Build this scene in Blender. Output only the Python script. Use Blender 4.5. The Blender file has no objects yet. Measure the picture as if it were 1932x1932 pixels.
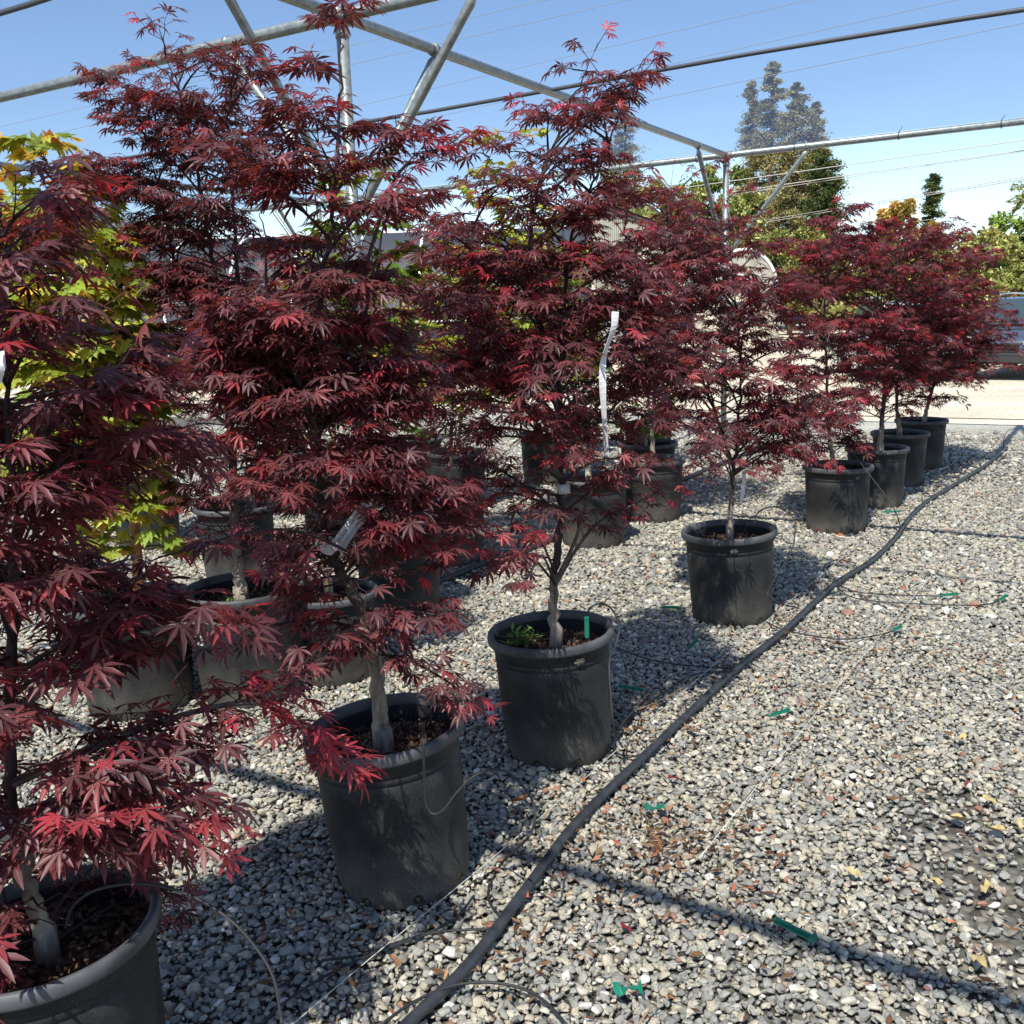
import bpy, bmesh, math, random
import numpy as np
from mathutils import Vector, Matrix, Euler

# ------------------------------------------------------------------ frame of reference
S = 1.2                                    # metres per survey unit
TH = 0.5460738621937893                    # heading of the shade-house grid
A1 = np.array([math.cos(TH), -math.sin(TH), 0.0])   # along the rails
A2 = np.array([math.sin(TH), math.cos(TH), 0.0])    # along the row of pots
RAIL_Z = 2.826 * S
F = 1851.838; PITCH = 0.19810635; ROLL = -0.03273434; CAM = np.array([0, 0, 1.329 * S])
_f = np.array([0, math.cos(PITCH), -math.sin(PITCH)]); _u = np.array([0, math.sin(PITCH), math.cos(PITCH)]); _r = np.array([1.0, 0, 0])
CR = math.cos(ROLL) * _r + math.sin(ROLL) * _u
CU = -math.sin(ROLL) * _r + math.cos(ROLL) * _u


def E(a, b, z=0.0):
    return S * (a * A1 + b * A2) + np.array([0, 0, z])


def ray(px, py):
    return _f + ((px - 966) / F) * CR - ((py - 966) / F) * CU


def G(px, py, z=0.0):                      # survey point of the photograph on a level plane
    d = ray(px, py)
    return CAM + (z - CAM[2]) / d[2] * d


def PV(px, py, B, off=0.0):                # survey point on the upright plane through B
    dv = np.array([B[0], B[1], 0.0]); dv /= np.linalg.norm(dv)
    d = ray(px, py)
    return CAM + ((B - CAM) @ dv + off) / (d @ dv) * d


scene = bpy.context.scene
col = scene.collection

# ------------------------------------------------------------------ camera, sky, sun, exposure
cam_data = bpy.data.cameras.new("camera")
cam_data.sensor_width = 36; cam_data.sensor_fit = 'HORIZONTAL'; cam_data.lens = 36 * F / 1932
cam_data.clip_start = 0.05; cam_data.clip_end = 3000
cam = bpy.data.objects.new("camera", cam_data); col.objects.link(cam)
m = Matrix.Identity(4)
for i in range(3):
    m[i][0] = CR[i]; m[i][1] = CU[i]; m[i][2] = -_f[i]; m[i][3] = CAM[i]
cam.matrix_world = m
scene.camera = cam

v_sh = -0.35 * A1 + 1.91 * A2
SUN_TO = np.array([-v_sh[0], -v_sh[1], 2.826]); SUN_TO /= np.linalg.norm(SUN_TO)
elev = math.asin(SUN_TO[2]); rot = math.atan2(SUN_TO[0], SUN_TO[1])
world = bpy.data.worlds.new("World"); scene.world = world; world.use_nodes = True
wn = world.node_tree.nodes; wl = world.node_tree.links
bg = wn["Background"]
sky = wn.new("ShaderNodeTexSky"); sky.sky_type = 'NISHITA'; sky.sun_disc = False
sky.sun_elevation = elev; sky.sun_rotation = rot; sky.air_density = 1.0; sky.dust_density = 0.25; sky.ozone_density = 2.5; sky.altitude = 50
wl.new(sky.outputs[0], bg.inputs[0]); bg.inputs[1].default_value = 0.10
sun_d = bpy.data.lights.new("sun", 'SUN'); sun_d.energy = 5.0; sun_d.angle = math.radians(0.53); sun_d.color = (1.0, 0.93, 0.80)
sun = bpy.data.objects.new("sun", sun_d); col.objects.link(sun)
sun.rotation_euler = Vector(SUN_TO).to_track_quat('Z', 'Y').to_euler(); sun.location = (0, 0, 30)
scene.view_settings.view_transform = 'Standard'; scene.view_settings.look = 'None'
scene.view_settings.exposure = 1.0; scene.view_settings.gamma = 1.0
scene.render.engine = 'CYCLES'
scene.cycles.max_bounces = 8; scene.cycles.transparent_max_bounces = 24; scene.cycles.diffuse_bounces = 3
scene.cycles.sample_clamp_indirect = 6.0
scene.cycles.use_denoising = True


# ------------------------------------------------------------------ helpers
def tag(o, label=None, cat=None, group=None, kind=None):
    if label: o["label"] = label
    if cat: o["category"] = cat
    if group: o["group"] = group
    if kind: o["kind"] = kind
    return o


def empty(name, loc, label, cat, group=None):
    o = bpy.data.objects.new(name, None); col.objects.link(o)
    o.location = loc; o.empty_display_size = 0.1
    return tag(o, label, cat, group)


def link(name, me, mat, parent=None, smooth=True):
    o = bpy.data.objects.new(name, me); col.objects.link(o)
    if mat is not None and len(me.materials) == 0: me.materials.append(mat)
    if parent is not None: o.parent = parent
    if smooth:
        me.polygons.foreach_set("use_smooth", np.ones(len(me.polygons), bool))
    return o


class MB:
    """collects polygons that become ONE mesh"""
    def __init__(s): s.V = []; s.F = []; s.n = 0; s.C = []
    def add(s, V, Fc, c=None):
        V = np.asarray(V, float).reshape(-1, 3)
        s.V.append(V)
        for f in Fc: s.F.append(tuple(int(i) + s.n for i in f))
        s.n += len(V)
        if c is not None: s.C.append(np.tile(np.asarray(c, float), (len(V), 1)))
    def tube(s, P, r, sides=6, cap=True, c=None, ph=0.0):
        P = np.asarray(P, float); n = len(P)
        r = np.full(n, r, float) if np.isscalar(r) else np.asarray(r, float)
        T = np.gradient(P, axis=0); T /= np.maximum(np.linalg.norm(T, axis=1, keepdims=True), 1e-9)
        up = np.array([0, 0, 1.0]) if abs(T[0, 2]) < 0.9 else np.array([1.0, 0, 0])
        N = np.zeros_like(P); a = np.cross(T[0], up); a /= np.linalg.norm(a); N[0] = a
        for i in range(1, n):
            a = N[i - 1] - T[i] * (N[i - 1] @ T[i]); N[i] = a / max(np.linalg.norm(a), 1e-9)
        B = np.cross(T, N)
        an = ph + np.arange(sides) * 2 * math.pi / sides
        V = P[:, None, :] + r[:, None, None] * (np.cos(an)[None, :, None] * N[:, None, :] + np.sin(an)[None, :, None] * B[:, None, :])
        Fc = []
        for i in range(n - 1):
            for j in range(sides):
                k = (j + 1) % sides
                Fc.append((i * sides + j, i * sides + k, (i + 1) * sides + k, (i + 1) * sides + j))
        if cap:
            Fc.append(tuple(range(sides))[::-1]); Fc.append(tuple((n - 1) * sides + j for j in range(sides)))
        s.add(V.reshape(-1, 3), Fc, c)
    def box(s, c, d, R=None, col_=None):
        c = np.asarray(c, float); d = np.asarray(d, float) / 2
        V = np.array([[x, y, z] for z in (-1, 1) for y in (-1, 1) for x in (-1, 1)], float) * d
        if R is not None: V = V @ np.asarray(R).T
        s.add(V + c, [(0, 2, 3, 1), (4, 5, 7, 6), (0, 1, 5, 4), (2, 6, 7, 3), (0, 4, 6, 2), (1, 3, 7, 5)], col_)
    def lathe(s, prof, seg=48, c=(0, 0, 0)):
        prof = np.asarray(prof, float); an = np.arange(seg) * 2 * math.pi / seg
        V = np.stack([prof[:, None, 0] * np.cos(an), prof[:, None, 0] * np.sin(an), np.repeat(prof[:, 1:2], seg, 1)], -1).reshape(-1, 3) + np.asarray(c)
        Fc = [(i * seg + j, i * seg + (j + 1) % seg, (i + 1) * seg + (j + 1) % seg, (i + 1) * seg + j) for i in range(len(prof) - 1) for j in range(seg)]
        s.add(V, Fc)
    def mesh(s, name):
        me = bpy.data.meshes.new(name)
        me.from_pydata(np.concatenate(s.V).tolist(), [], s.F); me.update()
        if s.C:
            a = me.color_attributes.new("tint", 'FLOAT_COLOR', 'POINT')
            C = np.concatenate(s.C)
            a.data.foreach_set("color", np.c_[C, np.ones(len(C))].astype(np.float32).ravel())
        return me
    def build(s, name, mat, parent=None, smooth=True, label=None):
        o = link(name, s.mesh(name), mat, parent, smooth)
        if label: o["label"] = label
        return o


def np_mesh(name, V, polys, colors=None):
    """V (n,3); polys: list of int arrays (m,k)"""
    me = bpy.data.meshes.new(name)
    me.vertices.add(len(V)); me.vertices.foreach_set("co", V.astype(np.float32).ravel())
    nl = sum(p.size for p in polys); npoly = sum(len(p) for p in polys)
    me.loops.add(nl); me.loops.foreach_set("vertex_index", np.concatenate([p.ravel() for p in polys]).astype(np.int32))
    me.polygons.add(npoly)
    tot = np.concatenate([np.full(len(p), p.shape[1], np.int32) for p in polys])
    st = np.r_[0, np.cumsum(tot)[:-1]].astype(np.int32)
    me.polygons.foreach_set("loop_start", st); me.polygons.foreach_set("loop_total", tot)
    me.update(calc_edges=True)
    if colors is not None:
        a = me.color_attributes.new("tint", 'FLOAT_COLOR', 'POINT')
        a.data.foreach_set("color", np.c_[colors, np.ones(len(colors))].astype(np.float32).ravel())
    return me


def spline(pts, n=8):
    """Catmull-Rom through points"""
    P = np.asarray(pts, float)
    if len(P) == 2: return np.linspace(P[0], P[1], n + 1)
    Q = np.vstack([2 * P[0] - P[1], P, 2 * P[-1] - P[-2]])
    out = []
    for i in range(1, len(Q) - 2):
        for t in np.linspace(0, 1, n, endpoint=False):
            a, b, c, d = Q[i - 1], Q[i], Q[i + 1], Q[i + 2]
            out.append(0.5 * ((2 * b) + (-a + c) * t + (2 * a - 5 * b + 4 * c - d) * t * t + (-a + 3 * b - 3 * c + d) * t ** 3))
    out.append(P[-1])
    return np.array(out)


# ------------------------------------------------------------------ materials
def mat(name):
    m = bpy.data.materials.new(name); m.use_nodes = True
    nt = m.node_tree
    return m, nt, nt.nodes, nt.links, nt.nodes["Principled BSDF"]


def simple(name, c, rough=0.6, metal=0.0, noise=0.0, scale=20, bump=0.0, c2=None, spec=None, det=4):
    m, nt, N, L, b = mat(name)
    b.inputs["Base Color"].default_value = (*c, 1); b.inputs["Roughness"].default_value = rough; b.inputs["Metallic"].default_value = metal
    if spec is not None: b.inputs["Specular IOR Level"].default_value = spec
    if noise or bump or c2:
        tc = N.new("ShaderNodeTexCoord"); nz = N.new("ShaderNodeTexNoise"); nz.inputs["Scale"].default_value = scale; nz.inputs["Detail"].default_value = det
        L.new(tc.outputs["Object"], nz.inputs["Vector"])
        if c2 is None: c2 = tuple(min(1, x * (1 - noise)) for x in c)
        rp = N.new("ShaderNodeValToRGB"); rp.color_ramp.elements[0].position = 0.35; rp.color_ramp.elements[1].position = 0.65
        rp.color_ramp.elements[0].color = (*c2, 1); rp.color_ramp.elements[1].color = (*c, 1)
        L.new(nz.outputs["Fac"], rp.inputs["Fac"]); L.new(rp.outputs[0], b.inputs["Base Color"])
        if bump:
            bp = N.new("ShaderNodeBump"); bp.inputs["Strength"].default_value = bump; bp.inputs["Distance"].default_value = 0.01
            L.new(nz.outputs["Fac"], bp.inputs["Height"]); L.new(bp.outputs[0], b.inputs["Normal"])
    return m


def leaf_mat(name, stops, trans_gain=1.0, gloss=0.3, rough=0.45, trans=0.35, vein=(0.36, 0.14, 0.12, 1)):
    """stops: colours picked by the tint attribute (x) ; y varies brightness"""
    m, nt, N, L, b = mat(name)
    at = N.new("ShaderNodeAttribute"); at.attribute_name = "tint"
    sp = N.new("ShaderNodeSeparateColor"); L.new(at.outputs["Color"], sp.inputs[0])
    rp = N.new("ShaderNodeValToRGB"); cr = rp.color_ramp
    while len(cr.elements) < len(stops): cr.elements.new(0.5)
    for e, (p, c) in zip(cr.elements, stops): e.position = p; e.color = (*c, 1)
    L.new(sp.outputs[0], rp.inputs["Fac"])
    mul = N.new("ShaderNodeMix"); mul.data_type = 'RGBA'; mul.blend_type = 'MULTIPLY'; mul.inputs[0].default_value = 1.0
    mr = N.new("ShaderNodeMapRange"); mr.inputs[3].default_value = 0.6; mr.inputs[4].default_value = 1.35
    L.new(sp.outputs[1], mr.inputs[0])
    pw = N.new("ShaderNodeMath"); pw.operation = 'POWER'; pw.inputs[1].default_value = 7; L.new(sp.outputs[2], pw.inputs[0])
    pk = N.new("ShaderNodeMath"); pk.operation = 'MULTIPLY'; pk.inputs[1].default_value = 0.45; L.new(pw.outputs[0], pk.inputs[0])
    vn = N.new("ShaderNodeMix"); vn.data_type = 'RGBA'; L.new(pk.outputs[0], vn.inputs[0]); L.new(rp.outputs[0], vn.inputs[6]); vn.inputs[7].default_value = vein
    L.new(vn.outputs[2], mul.inputs[6]); L.new(mr.outputs[0], mul.inputs[7])
    nz = N.new("ShaderNodeTexNoise"); nz.inputs["Scale"].default_value = 45; nz.inputs["Detail"].default_value = 3; tc = N.new("ShaderNodeTexCoord"); L.new(tc.outputs["Object"], nz.inputs["Vector"])
    ad = N.new("ShaderNodeMath"); ad.operation = 'MULTIPLY_ADD'; ad.inputs[1].default_value = 0.7; L.new(nz.outputs["Fac"], ad.inputs[0]); sb = N.new("ShaderNodeMath"); sb.operation = 'SUBTRACT'; sb.inputs[1].default_value = 0.35
    L.new(sp.outputs[1], sb.inputs[0]); L.new(sb.outputs[0], ad.inputs[2]); L.new(ad.outputs[0], mr.inputs[0])
    L.new(mul.outputs[2], b.inputs["Base Color"])
    b.inputs["Roughness"].default_value = rough; b.inputs["Specular IOR Level"].default_value = gloss
    tr = N.new("ShaderNodeBsdfTranslucent")
    g = N.new("ShaderNodeMix"); g.data_type = 'RGBA'; g.blend_type = 'MULTIPLY'; g.inputs[0].default_value = 1.0
    g.inputs[7].default_value = (trans_gain * 1.5, trans_gain * 0.8, trans_gain * 0.6, 1)
    L.new(mul.outputs[2], g.inputs[6]); L.new(g.outputs[2], tr.inputs[0])
    mx = N.new("ShaderNodeMixShader"); mx.inputs[0].default_value = trans
    L.new(b.outputs[0], mx.inputs[1]); L.new(tr.outputs[0], mx.inputs[2])
    L.new(mx.outputs[0], N["Material Output"].inputs["Surface"])
    return m


RED = leaf_mat("burgundy_leaf", [(0.0, (0.045, 0.020, 0.023)), (0.35, (0.105, 0.037, 0.042)), (0.6, (0.185, 0.040, 0.047)), (0.8, (0.27, 0.030, 0.042)), (1.0, (0.40, 0.034, 0.056))], 1.7, 0.5, 0.45, 0.3)
LIME = leaf_mat("lime_leaf", [(0.0, (0.18, 0.28, 0.04)), (0.5, (0.32, 0.46, 0.06)), (0.8, (0.48, 0.54, 0.10)), (1.0, (0.62, 0.38, 0.08))], 1.4, 0.3, 0.5, 0.45)
GREEN = leaf_mat("green_leaf", [(0.0, (0.06, 0.13, 0.02)), (0.6, (0.15, 0.27, 0.03)), (1.0, (0.30, 0.38, 0.05))], 1.3, 0.3, 0.5, 0.4)
FAR = {
    'redwood': leaf_mat("redwood_needles", [(0.0, (0.10, 0.11, 0.04)), (0.5, (0.24, 0.24, 0.10)), (1.0, (0.40, 0.36, 0.19))], 1.0, 0.1, 0.8, 0.2),
    'dark': leaf_mat("dark_needles", [(0.0, (0.03, 0.05, 0.02)), (1.0, (0.09, 0.12, 0.04))], 1.0, 0.1, 0.8, 0.2),
    'pine': leaf_mat("pine_needles", [(0.0, (0.08, 0.12, 0.03)), (0.6, (0.21, 0.27, 0.08)), (1.0, (0.36, 0.38, 0.16))], 1.0, 0.1, 0.8, 0.25),
    'olive': leaf_mat("olive_leaves", [(0.0, (0.09, 0.12, 0.03)), (0.6, (0.23, 0.27, 0.08)), (1.0, (0.38, 0.38, 0.16))], 1.0, 0.1, 0.8, 0.25),
    'yellow': leaf_mat("yellow_blossom", [(0.0, (0.14, 0.14, 0.04)), (0.4, (0.38, 0.29, 0.08)), (1.0, (0.58, 0.45, 0.16))], 1.0, 0.1, 0.8, 0.25),
    'grey': leaf_mat("grey_green_leaves", [(0.0, (0.06, 0.075, 0.04)), (0.6, (0.16, 0.17, 0.09)), (1.0, (0.27, 0.26, 0.15))], 1.0, 0.1, 0.8, 0.25),
    'green': leaf_mat("bright_tree_leaves", [(0.0, (0.04, 0.09, 0.015)), (0.6, (0.10, 0.20, 0.03)), (1.0, (0.20, 0.30, 0.06))], 1.0, 0.1, 0.8, 0.25),
}


def bark_mat(name, c1, c2, c3, scale=14):
    m, nt, N, L, b = mat(name)
    tc = N.new("ShaderNodeTexCoord"); mp = N.new("ShaderNodeMapping"); mp.inputs["Scale"].default_value = (1, 1, 0.25)
    L.new(tc.outputs["Object"], mp.inputs[0])
    nz = N.new("ShaderNodeTexNoise"); nz.inputs["Scale"].default_value = scale * 4; nz.inputs["Detail"].default_value = 6
    L.new(mp.outputs[0], nz.inputs["Vector"])
    rp = N.new("ShaderNodeValToRGB"); cr = rp.color_ramp; cr.elements.new(0.5)
    for e, (p, c) in zip(cr.elements, [(0.3, c1), (0.5, c2), (0.68, c3)]): e.position = p; e.color = (*c, 1)
    L.new(nz.outputs["Fac"], rp.inputs["Fac"])
    # thin wood is dark purple, old wood is pale: blend by the tint attribute (wood age)
    at = N.new("ShaderNodeAttribute"); at.attribute_name = "tint"
    sp = N.new("ShaderNodeSeparateColor"); L.new(at.outputs["Color"], sp.inputs[0])
    mx = N.new("ShaderNodeMix"); mx.data_type = 'RGBA'; mx.inputs[6].default_value = (0.030, 0.012, 0.014, 1)
    L.new(sp.outputs[0], mx.inputs[0]); L.new(rp.outputs[0], mx.inputs[7]); L.new(mx.outputs[2], b.inputs["Base Color"])
    b.inputs["Roughness"].default_value = 0.75
    bp = N.new("ShaderNodeBump"); bp.inputs["Strength"].default_value = 0.5; bp.inputs["Distance"].default_value = 0.004
    L.new(nz.outputs["Fac"], bp.inputs["Height"]); L.new(bp.outputs[0], b.inputs["Normal"])
    return m


BARK = bark_mat("maple_bark", (0.12, 0.09, 0.07), (0.27, 0.22, 0.17), (0.42, 0.36, 0.29))
BARK_CORAL = bark_mat("coral_bark", (0.30, 0.10, 0.03), (0.48, 0.20, 0.07), (0.50, 0.30, 0.14))
BARK_PALE = bark_mat("pale_bark", (0.25, 0.20, 0.14), (0.45, 0.38, 0.28), (0.55, 0.48, 0.38))
BARK_FAR = simple("conifer_bark", (0.13, 0.085, 0.055), 0.9)


def pot_material():
    m, nt, N, L, b = mat("black_nursery_plastic")
    tc = N.new("ShaderNodeTexCoord")
    sep = N.new("ShaderNodeSeparateXYZ"); L.new(tc.outputs["Object"], sep.inputs[0])
    dust = N.new("ShaderNodeTexNoise"); dust.inputs["Scale"].default_value = 320; dust.inputs["Detail"].default_value = 3
    L.new(tc.outputs["Object"], dust.inputs["Vector"])
    big = N.new("ShaderNodeTexNoise"); big.inputs["Scale"].default_value = 7; big.inputs["Detail"].default_value = 5
    L.new(tc.outputs["Object"], big.inputs["Vector"])
    low = N.new("ShaderNodeMapRange"); low.inputs[1].default_value = 0.20; low.inputs[2].default_value = 0.0; low.inputs[3].default_value = 0.0; low.inputs[4].default_value = 1.0
    L.new(sep.outputs[2], low.inputs[0])
    # dirt = splash near the base x patchiness, plus sparse specks
    m1 = N.new("ShaderNodeMath"); m1.operation = 'MULTIPLY'; L.new(low.outputs[0], m1.inputs[0]); L.new(big.outputs["Fac"], m1.inputs[1])
    sr = N.new("ShaderNodeMapRange"); sr.inputs[1].default_value = 0.56; sr.inputs[2].default_value = 0.72; L.new(dust.outputs["Fac"], sr.inputs[0])
    m2 = N.new("ShaderNodeMath"); m2.operation = 'MULTIPLY_ADD'; L.new(sr.outputs[0], m2.inputs[0])
    ms = N.new("ShaderNodeMath"); ms.operation = 'ADD'; ms.inputs[1].default_value = 0.22; L.new(m1.outputs[0], ms.inputs[0])
    L.new(ms.outputs[0], m2.inputs[1])
    br = N.new("ShaderNodeMapRange"); br.inputs[1].default_value = 0.45; br.inputs[2].default_value = 0.75; br.inputs[4].default_value = 0.12; L.new(big.outputs["Fac"], br.inputs[0])
    m3 = N.new("ShaderNodeMath"); m3.operation = 'MULTIPLY_ADD'; m3.inputs[1].default_value = 0.55; L.new(m1.outputs[0], m3.inputs[0]); L.new(br.outputs[0], m3.inputs[2])
    L.new(m3.outputs[0], m2.inputs[2]); m2.use_clamp = True
    mx = N.new("ShaderNodeMix"); mx.data_type = 'RGBA'; mx.inputs[6].default_value = (0.014, 0.014, 0.016, 1); mx.inputs[7].default_value = (0.24, 0.215, 0.18, 1)
    L.new(m2.outputs[0], mx.inputs[0]); L.new(mx.outputs[2], b.inputs["Base Color"])
    b.inputs["Roughness"].default_value = 0.6; b.inputs["Specular IOR Level"].default_value = 0.28
    bp = N.new("ShaderNodeBump"); bp.inputs["Strength"].default_value = 0.15; bp.inputs["Distance"].default_value = 0.002
    L.new(dust.outputs["Fac"], bp.inputs["Height"]); L.new(bp.outputs[0], b.inputs["Normal"])
    return m


POT = pot_material()
RIM = simple("weathered_pot_rim", (0.10, 0.098, 0.103), 0.6, c2=(0.032, 0.032, 0.036), scale=9, bump=0.15, det=8)
SOIL = simple("bark_soil", (0.11, 0.065, 0.040), 0.95, c2=(0.022, 0.014, 0.010), scale=55, bump=0.9, det=8)
HOSE = simple("black_poly_hose", (0.045, 0.046, 0.052), 0.5, c2=(0.022, 0.023, 0.027), scale=25, bump=0.1)
TUBE = simple("black_drip_tube", (0.022, 0.022, 0.024), 0.6)
TUBE_G = simple("grey_drip_tube", (0.05, 0.05, 0.05), 0.5)
GREENP = simple("green_plastic", (0.010, 0.17, 0.105), 0.4)
TAGM = simple("white_tag_film", (0.60, 0.58, 0.60), 0.45)
INK = simple("black_ink", (0.02, 0.02, 0.02), 0.6)
STRING = simple("pale_string", (0.62, 0.60, 0.52), 0.7)
DARKH = simple("dark_moss_hole", (0.055, 0.045, 0.02), 0.95, c2=(0.008, 0.008, 0.006), scale=140, bump=0.8)


def galv_mat():
    m, nt, N, L, b = mat("galvanised_steel")
    tc = N.new("ShaderNodeTexCoord"); nz = N.new("ShaderNodeTexNoise"); nz.inputs["Scale"].default_value = 26; nz.inputs["Detail"].default_value = 5
    mp = N.new("ShaderNodeMapping"); mp.inputs["Scale"].default_value = (1, 1, 1)
    L.new(tc.outputs["Object"], mp.inputs[0]); L.new(mp.outputs[0], nz.inputs["Vector"])
    rp = N.new("ShaderNodeValToRGB"); rp.color_ramp.elements[0].position = 0.3; rp.color_ramp.elements[1].position = 0.7
    rp.color_ramp.elements[0].color = (0.20, 0.22, 0.215, 1); rp.color_ramp.elements[1].color = (0.36, 0.385, 0.375, 1)
    L.new(nz.outputs["Fac"], rp.inputs["Fac"]); L.new(rp.outputs[0], b.inputs["Base Color"])
    b.inputs["Metallic"].default_value = 0.45; b.inputs["Roughness"].default_value = 0.42
    return m


GALV = galv_mat()
CABLE = simple("dark_support_line", (0.07, 0.075, 0.085), 0.5)
WIRE = simple("aluminium_wire", (0.38, 0.36, 0.34), 0.5)


# ------------------------------------------------------------------ ground
def ground_mats():
    # pale dirt road
    m, nt, N, L, b = mat("pale_dirt_road")
    tc = N.new("ShaderNodeTexCoord")
    n1 = N.new("ShaderNodeTexNoise"); n1.inputs["Scale"].default_value = 0.55; n1.inputs["Detail"].default_value = 8
    n2 = N.new("ShaderNodeTexNoise"); n2.inputs["Scale"].default_value = 22; n2.inputs["Detail"].default_value = 6
    mp = N.new("ShaderNodeMapping"); mp.inputs["Rotation"].default_value = (0, 0, -TH); mp.inputs["Scale"].default_value = (0.35, 1, 1)
    L.new(tc.outputs["Object"], mp.inputs[0]); L.new(mp.outputs[0], n1.inputs["Vector"]); L.new(tc.outputs["Object"], n2.inputs["Vector"])
    r1 = N.new("ShaderNodeValToRGB"); r1.color_ramp.elements[0].position = 0.3; r1.color_ramp.elements[1].position = 0.7
    r1.color_ramp.elements[0].color = (0.33, 0.30, 0.24, 1); r1.color_ramp.elements[1].color = (0.50, 0.47, 0.40, 1)
    r2 = N.new("ShaderNodeValToRGB"); r2.color_ramp.elements[0].position = 0.36; r2.color_ramp.elements[1].position = 0.55
    r2.color_ramp.elements[0].color = (0.66, 0.64, 0.60, 1); r2.color_ramp.elements[1].color = (1, 1, 1, 1)
    L.new(n1.outputs["Fac"], r1.inputs["Fac"]); L.new(n2.outputs["Fac"], r2.inputs["Fac"])
    mx = N.new("ShaderNodeMix"); mx.data_type = 'RGBA'; mx.blend_type = 'MULTIPLY'; mx.inputs[0].default_value = 1
    L.new(r1.outputs[0], mx.inputs[6]); L.new(r2.outputs[0], mx.inputs[7]); L.new(mx.outputs[2], b.inputs["Base Color"])
    b.inputs["Roughness"].default_value = 0.95
    bp = N.new("ShaderNodeBump"); bp.inputs["Strength"].default_value = 0.5; bp.inputs["Distance"].default_value = 0.02
    L.new(n2.outputs["Fac"], bp.inputs["Height"]); L.new(bp.outputs[0], b.inputs["Normal"])
    road = m
    # fines between the stones, reads as gravel far off
    m, nt, N, L, b = mat("gravel_fines")
    tc = N.new("ShaderNodeTexCoord")
    vo = N.new("ShaderNodeTexVoronoi"); vo.inputs["Scale"].default_value = 34; L.new(tc.outputs["Object"], vo.inputs["Vector"])
    sp = N.new("ShaderNodeSeparateColor"); L.new(vo.outputs["Color"], sp.inputs[0])
    rp = N.new("ShaderNodeValToRGB"); cr = rp.color_ramp; cr.interpolation = 'CONSTANT'
    for p, c in [(0.2, (0.12, 0.112, 0.095)), (0.45, (0.17, 0.155, 0.125)), (0.65, (0.22, 0.19, 0.145)), (0.85, (0.28, 0.25, 0.20))]:
        e = cr.elements.new(p); e.color = (*c, 1)
    cr.elements[0].color = (0.06, 0.055, 0.045, 1); cr.elements[-1].position = 0.97; cr.elements[-1].color = (0.14, 0.10, 0.07, 1)
    L.new(sp.outputs[0], rp.inputs["Fac"])
    dk = N.new("ShaderNodeMapRange"); dk.inputs[1].default_value = 0.25; dk.inputs[2].default_value = 0.75; dk.inputs[3].default_value = 1.0; dk.inputs[4].default_value = 0.45
    L.new(vo.outputs["Distance"], dk.inputs[0])
    mx = N.new("ShaderNodeMix"); mx.data_type = 'RGBA'; mx.blend_type = 'MULTIPLY'; mx.inputs[0].default_value = 1
    L.new(rp.outputs[0], mx.inputs[6]); L.new(dk.outputs[0], mx.inputs[7]); L.new(mx.outputs[2], b.inputs["Base Color"])
    b.inputs["Roughness"].default_value = 0.95
    inv = N.new("ShaderNodeMath"); inv.operation = 'SUBTRACT'; inv.inputs[0].default_value = 1; L.new(vo.outputs["Distance"], inv.inputs[1])
    bp = N.new("ShaderNodeBump"); bp.inputs["Strength"].default_value = 1; bp.inputs["Distance"].default_value = 0.02
    bp.inputs["Strength"].default_value = .3; L.new(inv.outputs[0], bp.inputs["Height"]); L.new(bp.outputs[0], b.inputs["Normal"])
    return road, m


ROAD, FINES = ground_mats()
mb = MB(); mb.add([(-1200, -400, -0.03), (1200, -400, -0.03), (1200, 2000, -0.03), (-1200, 2000, -0.03)], [(0, 1, 2, 3)])
tag(mb.build("ground", ROAD), kind="structure")
EDGE = 11.0                                 # where the stones thin out into the dirt road (along A2)
q = [E(-30, -8, -0.012), E(14, -8, -0.012), E(14, EDGE - 1.0, -0.012), E(-30, EDGE - 1.0, -0.012)]
mb = MB(); mb.add(q, [(0, 1, 2, 3)]); tag(mb.build("gravel_bed", FINES), kind="structure")


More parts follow.
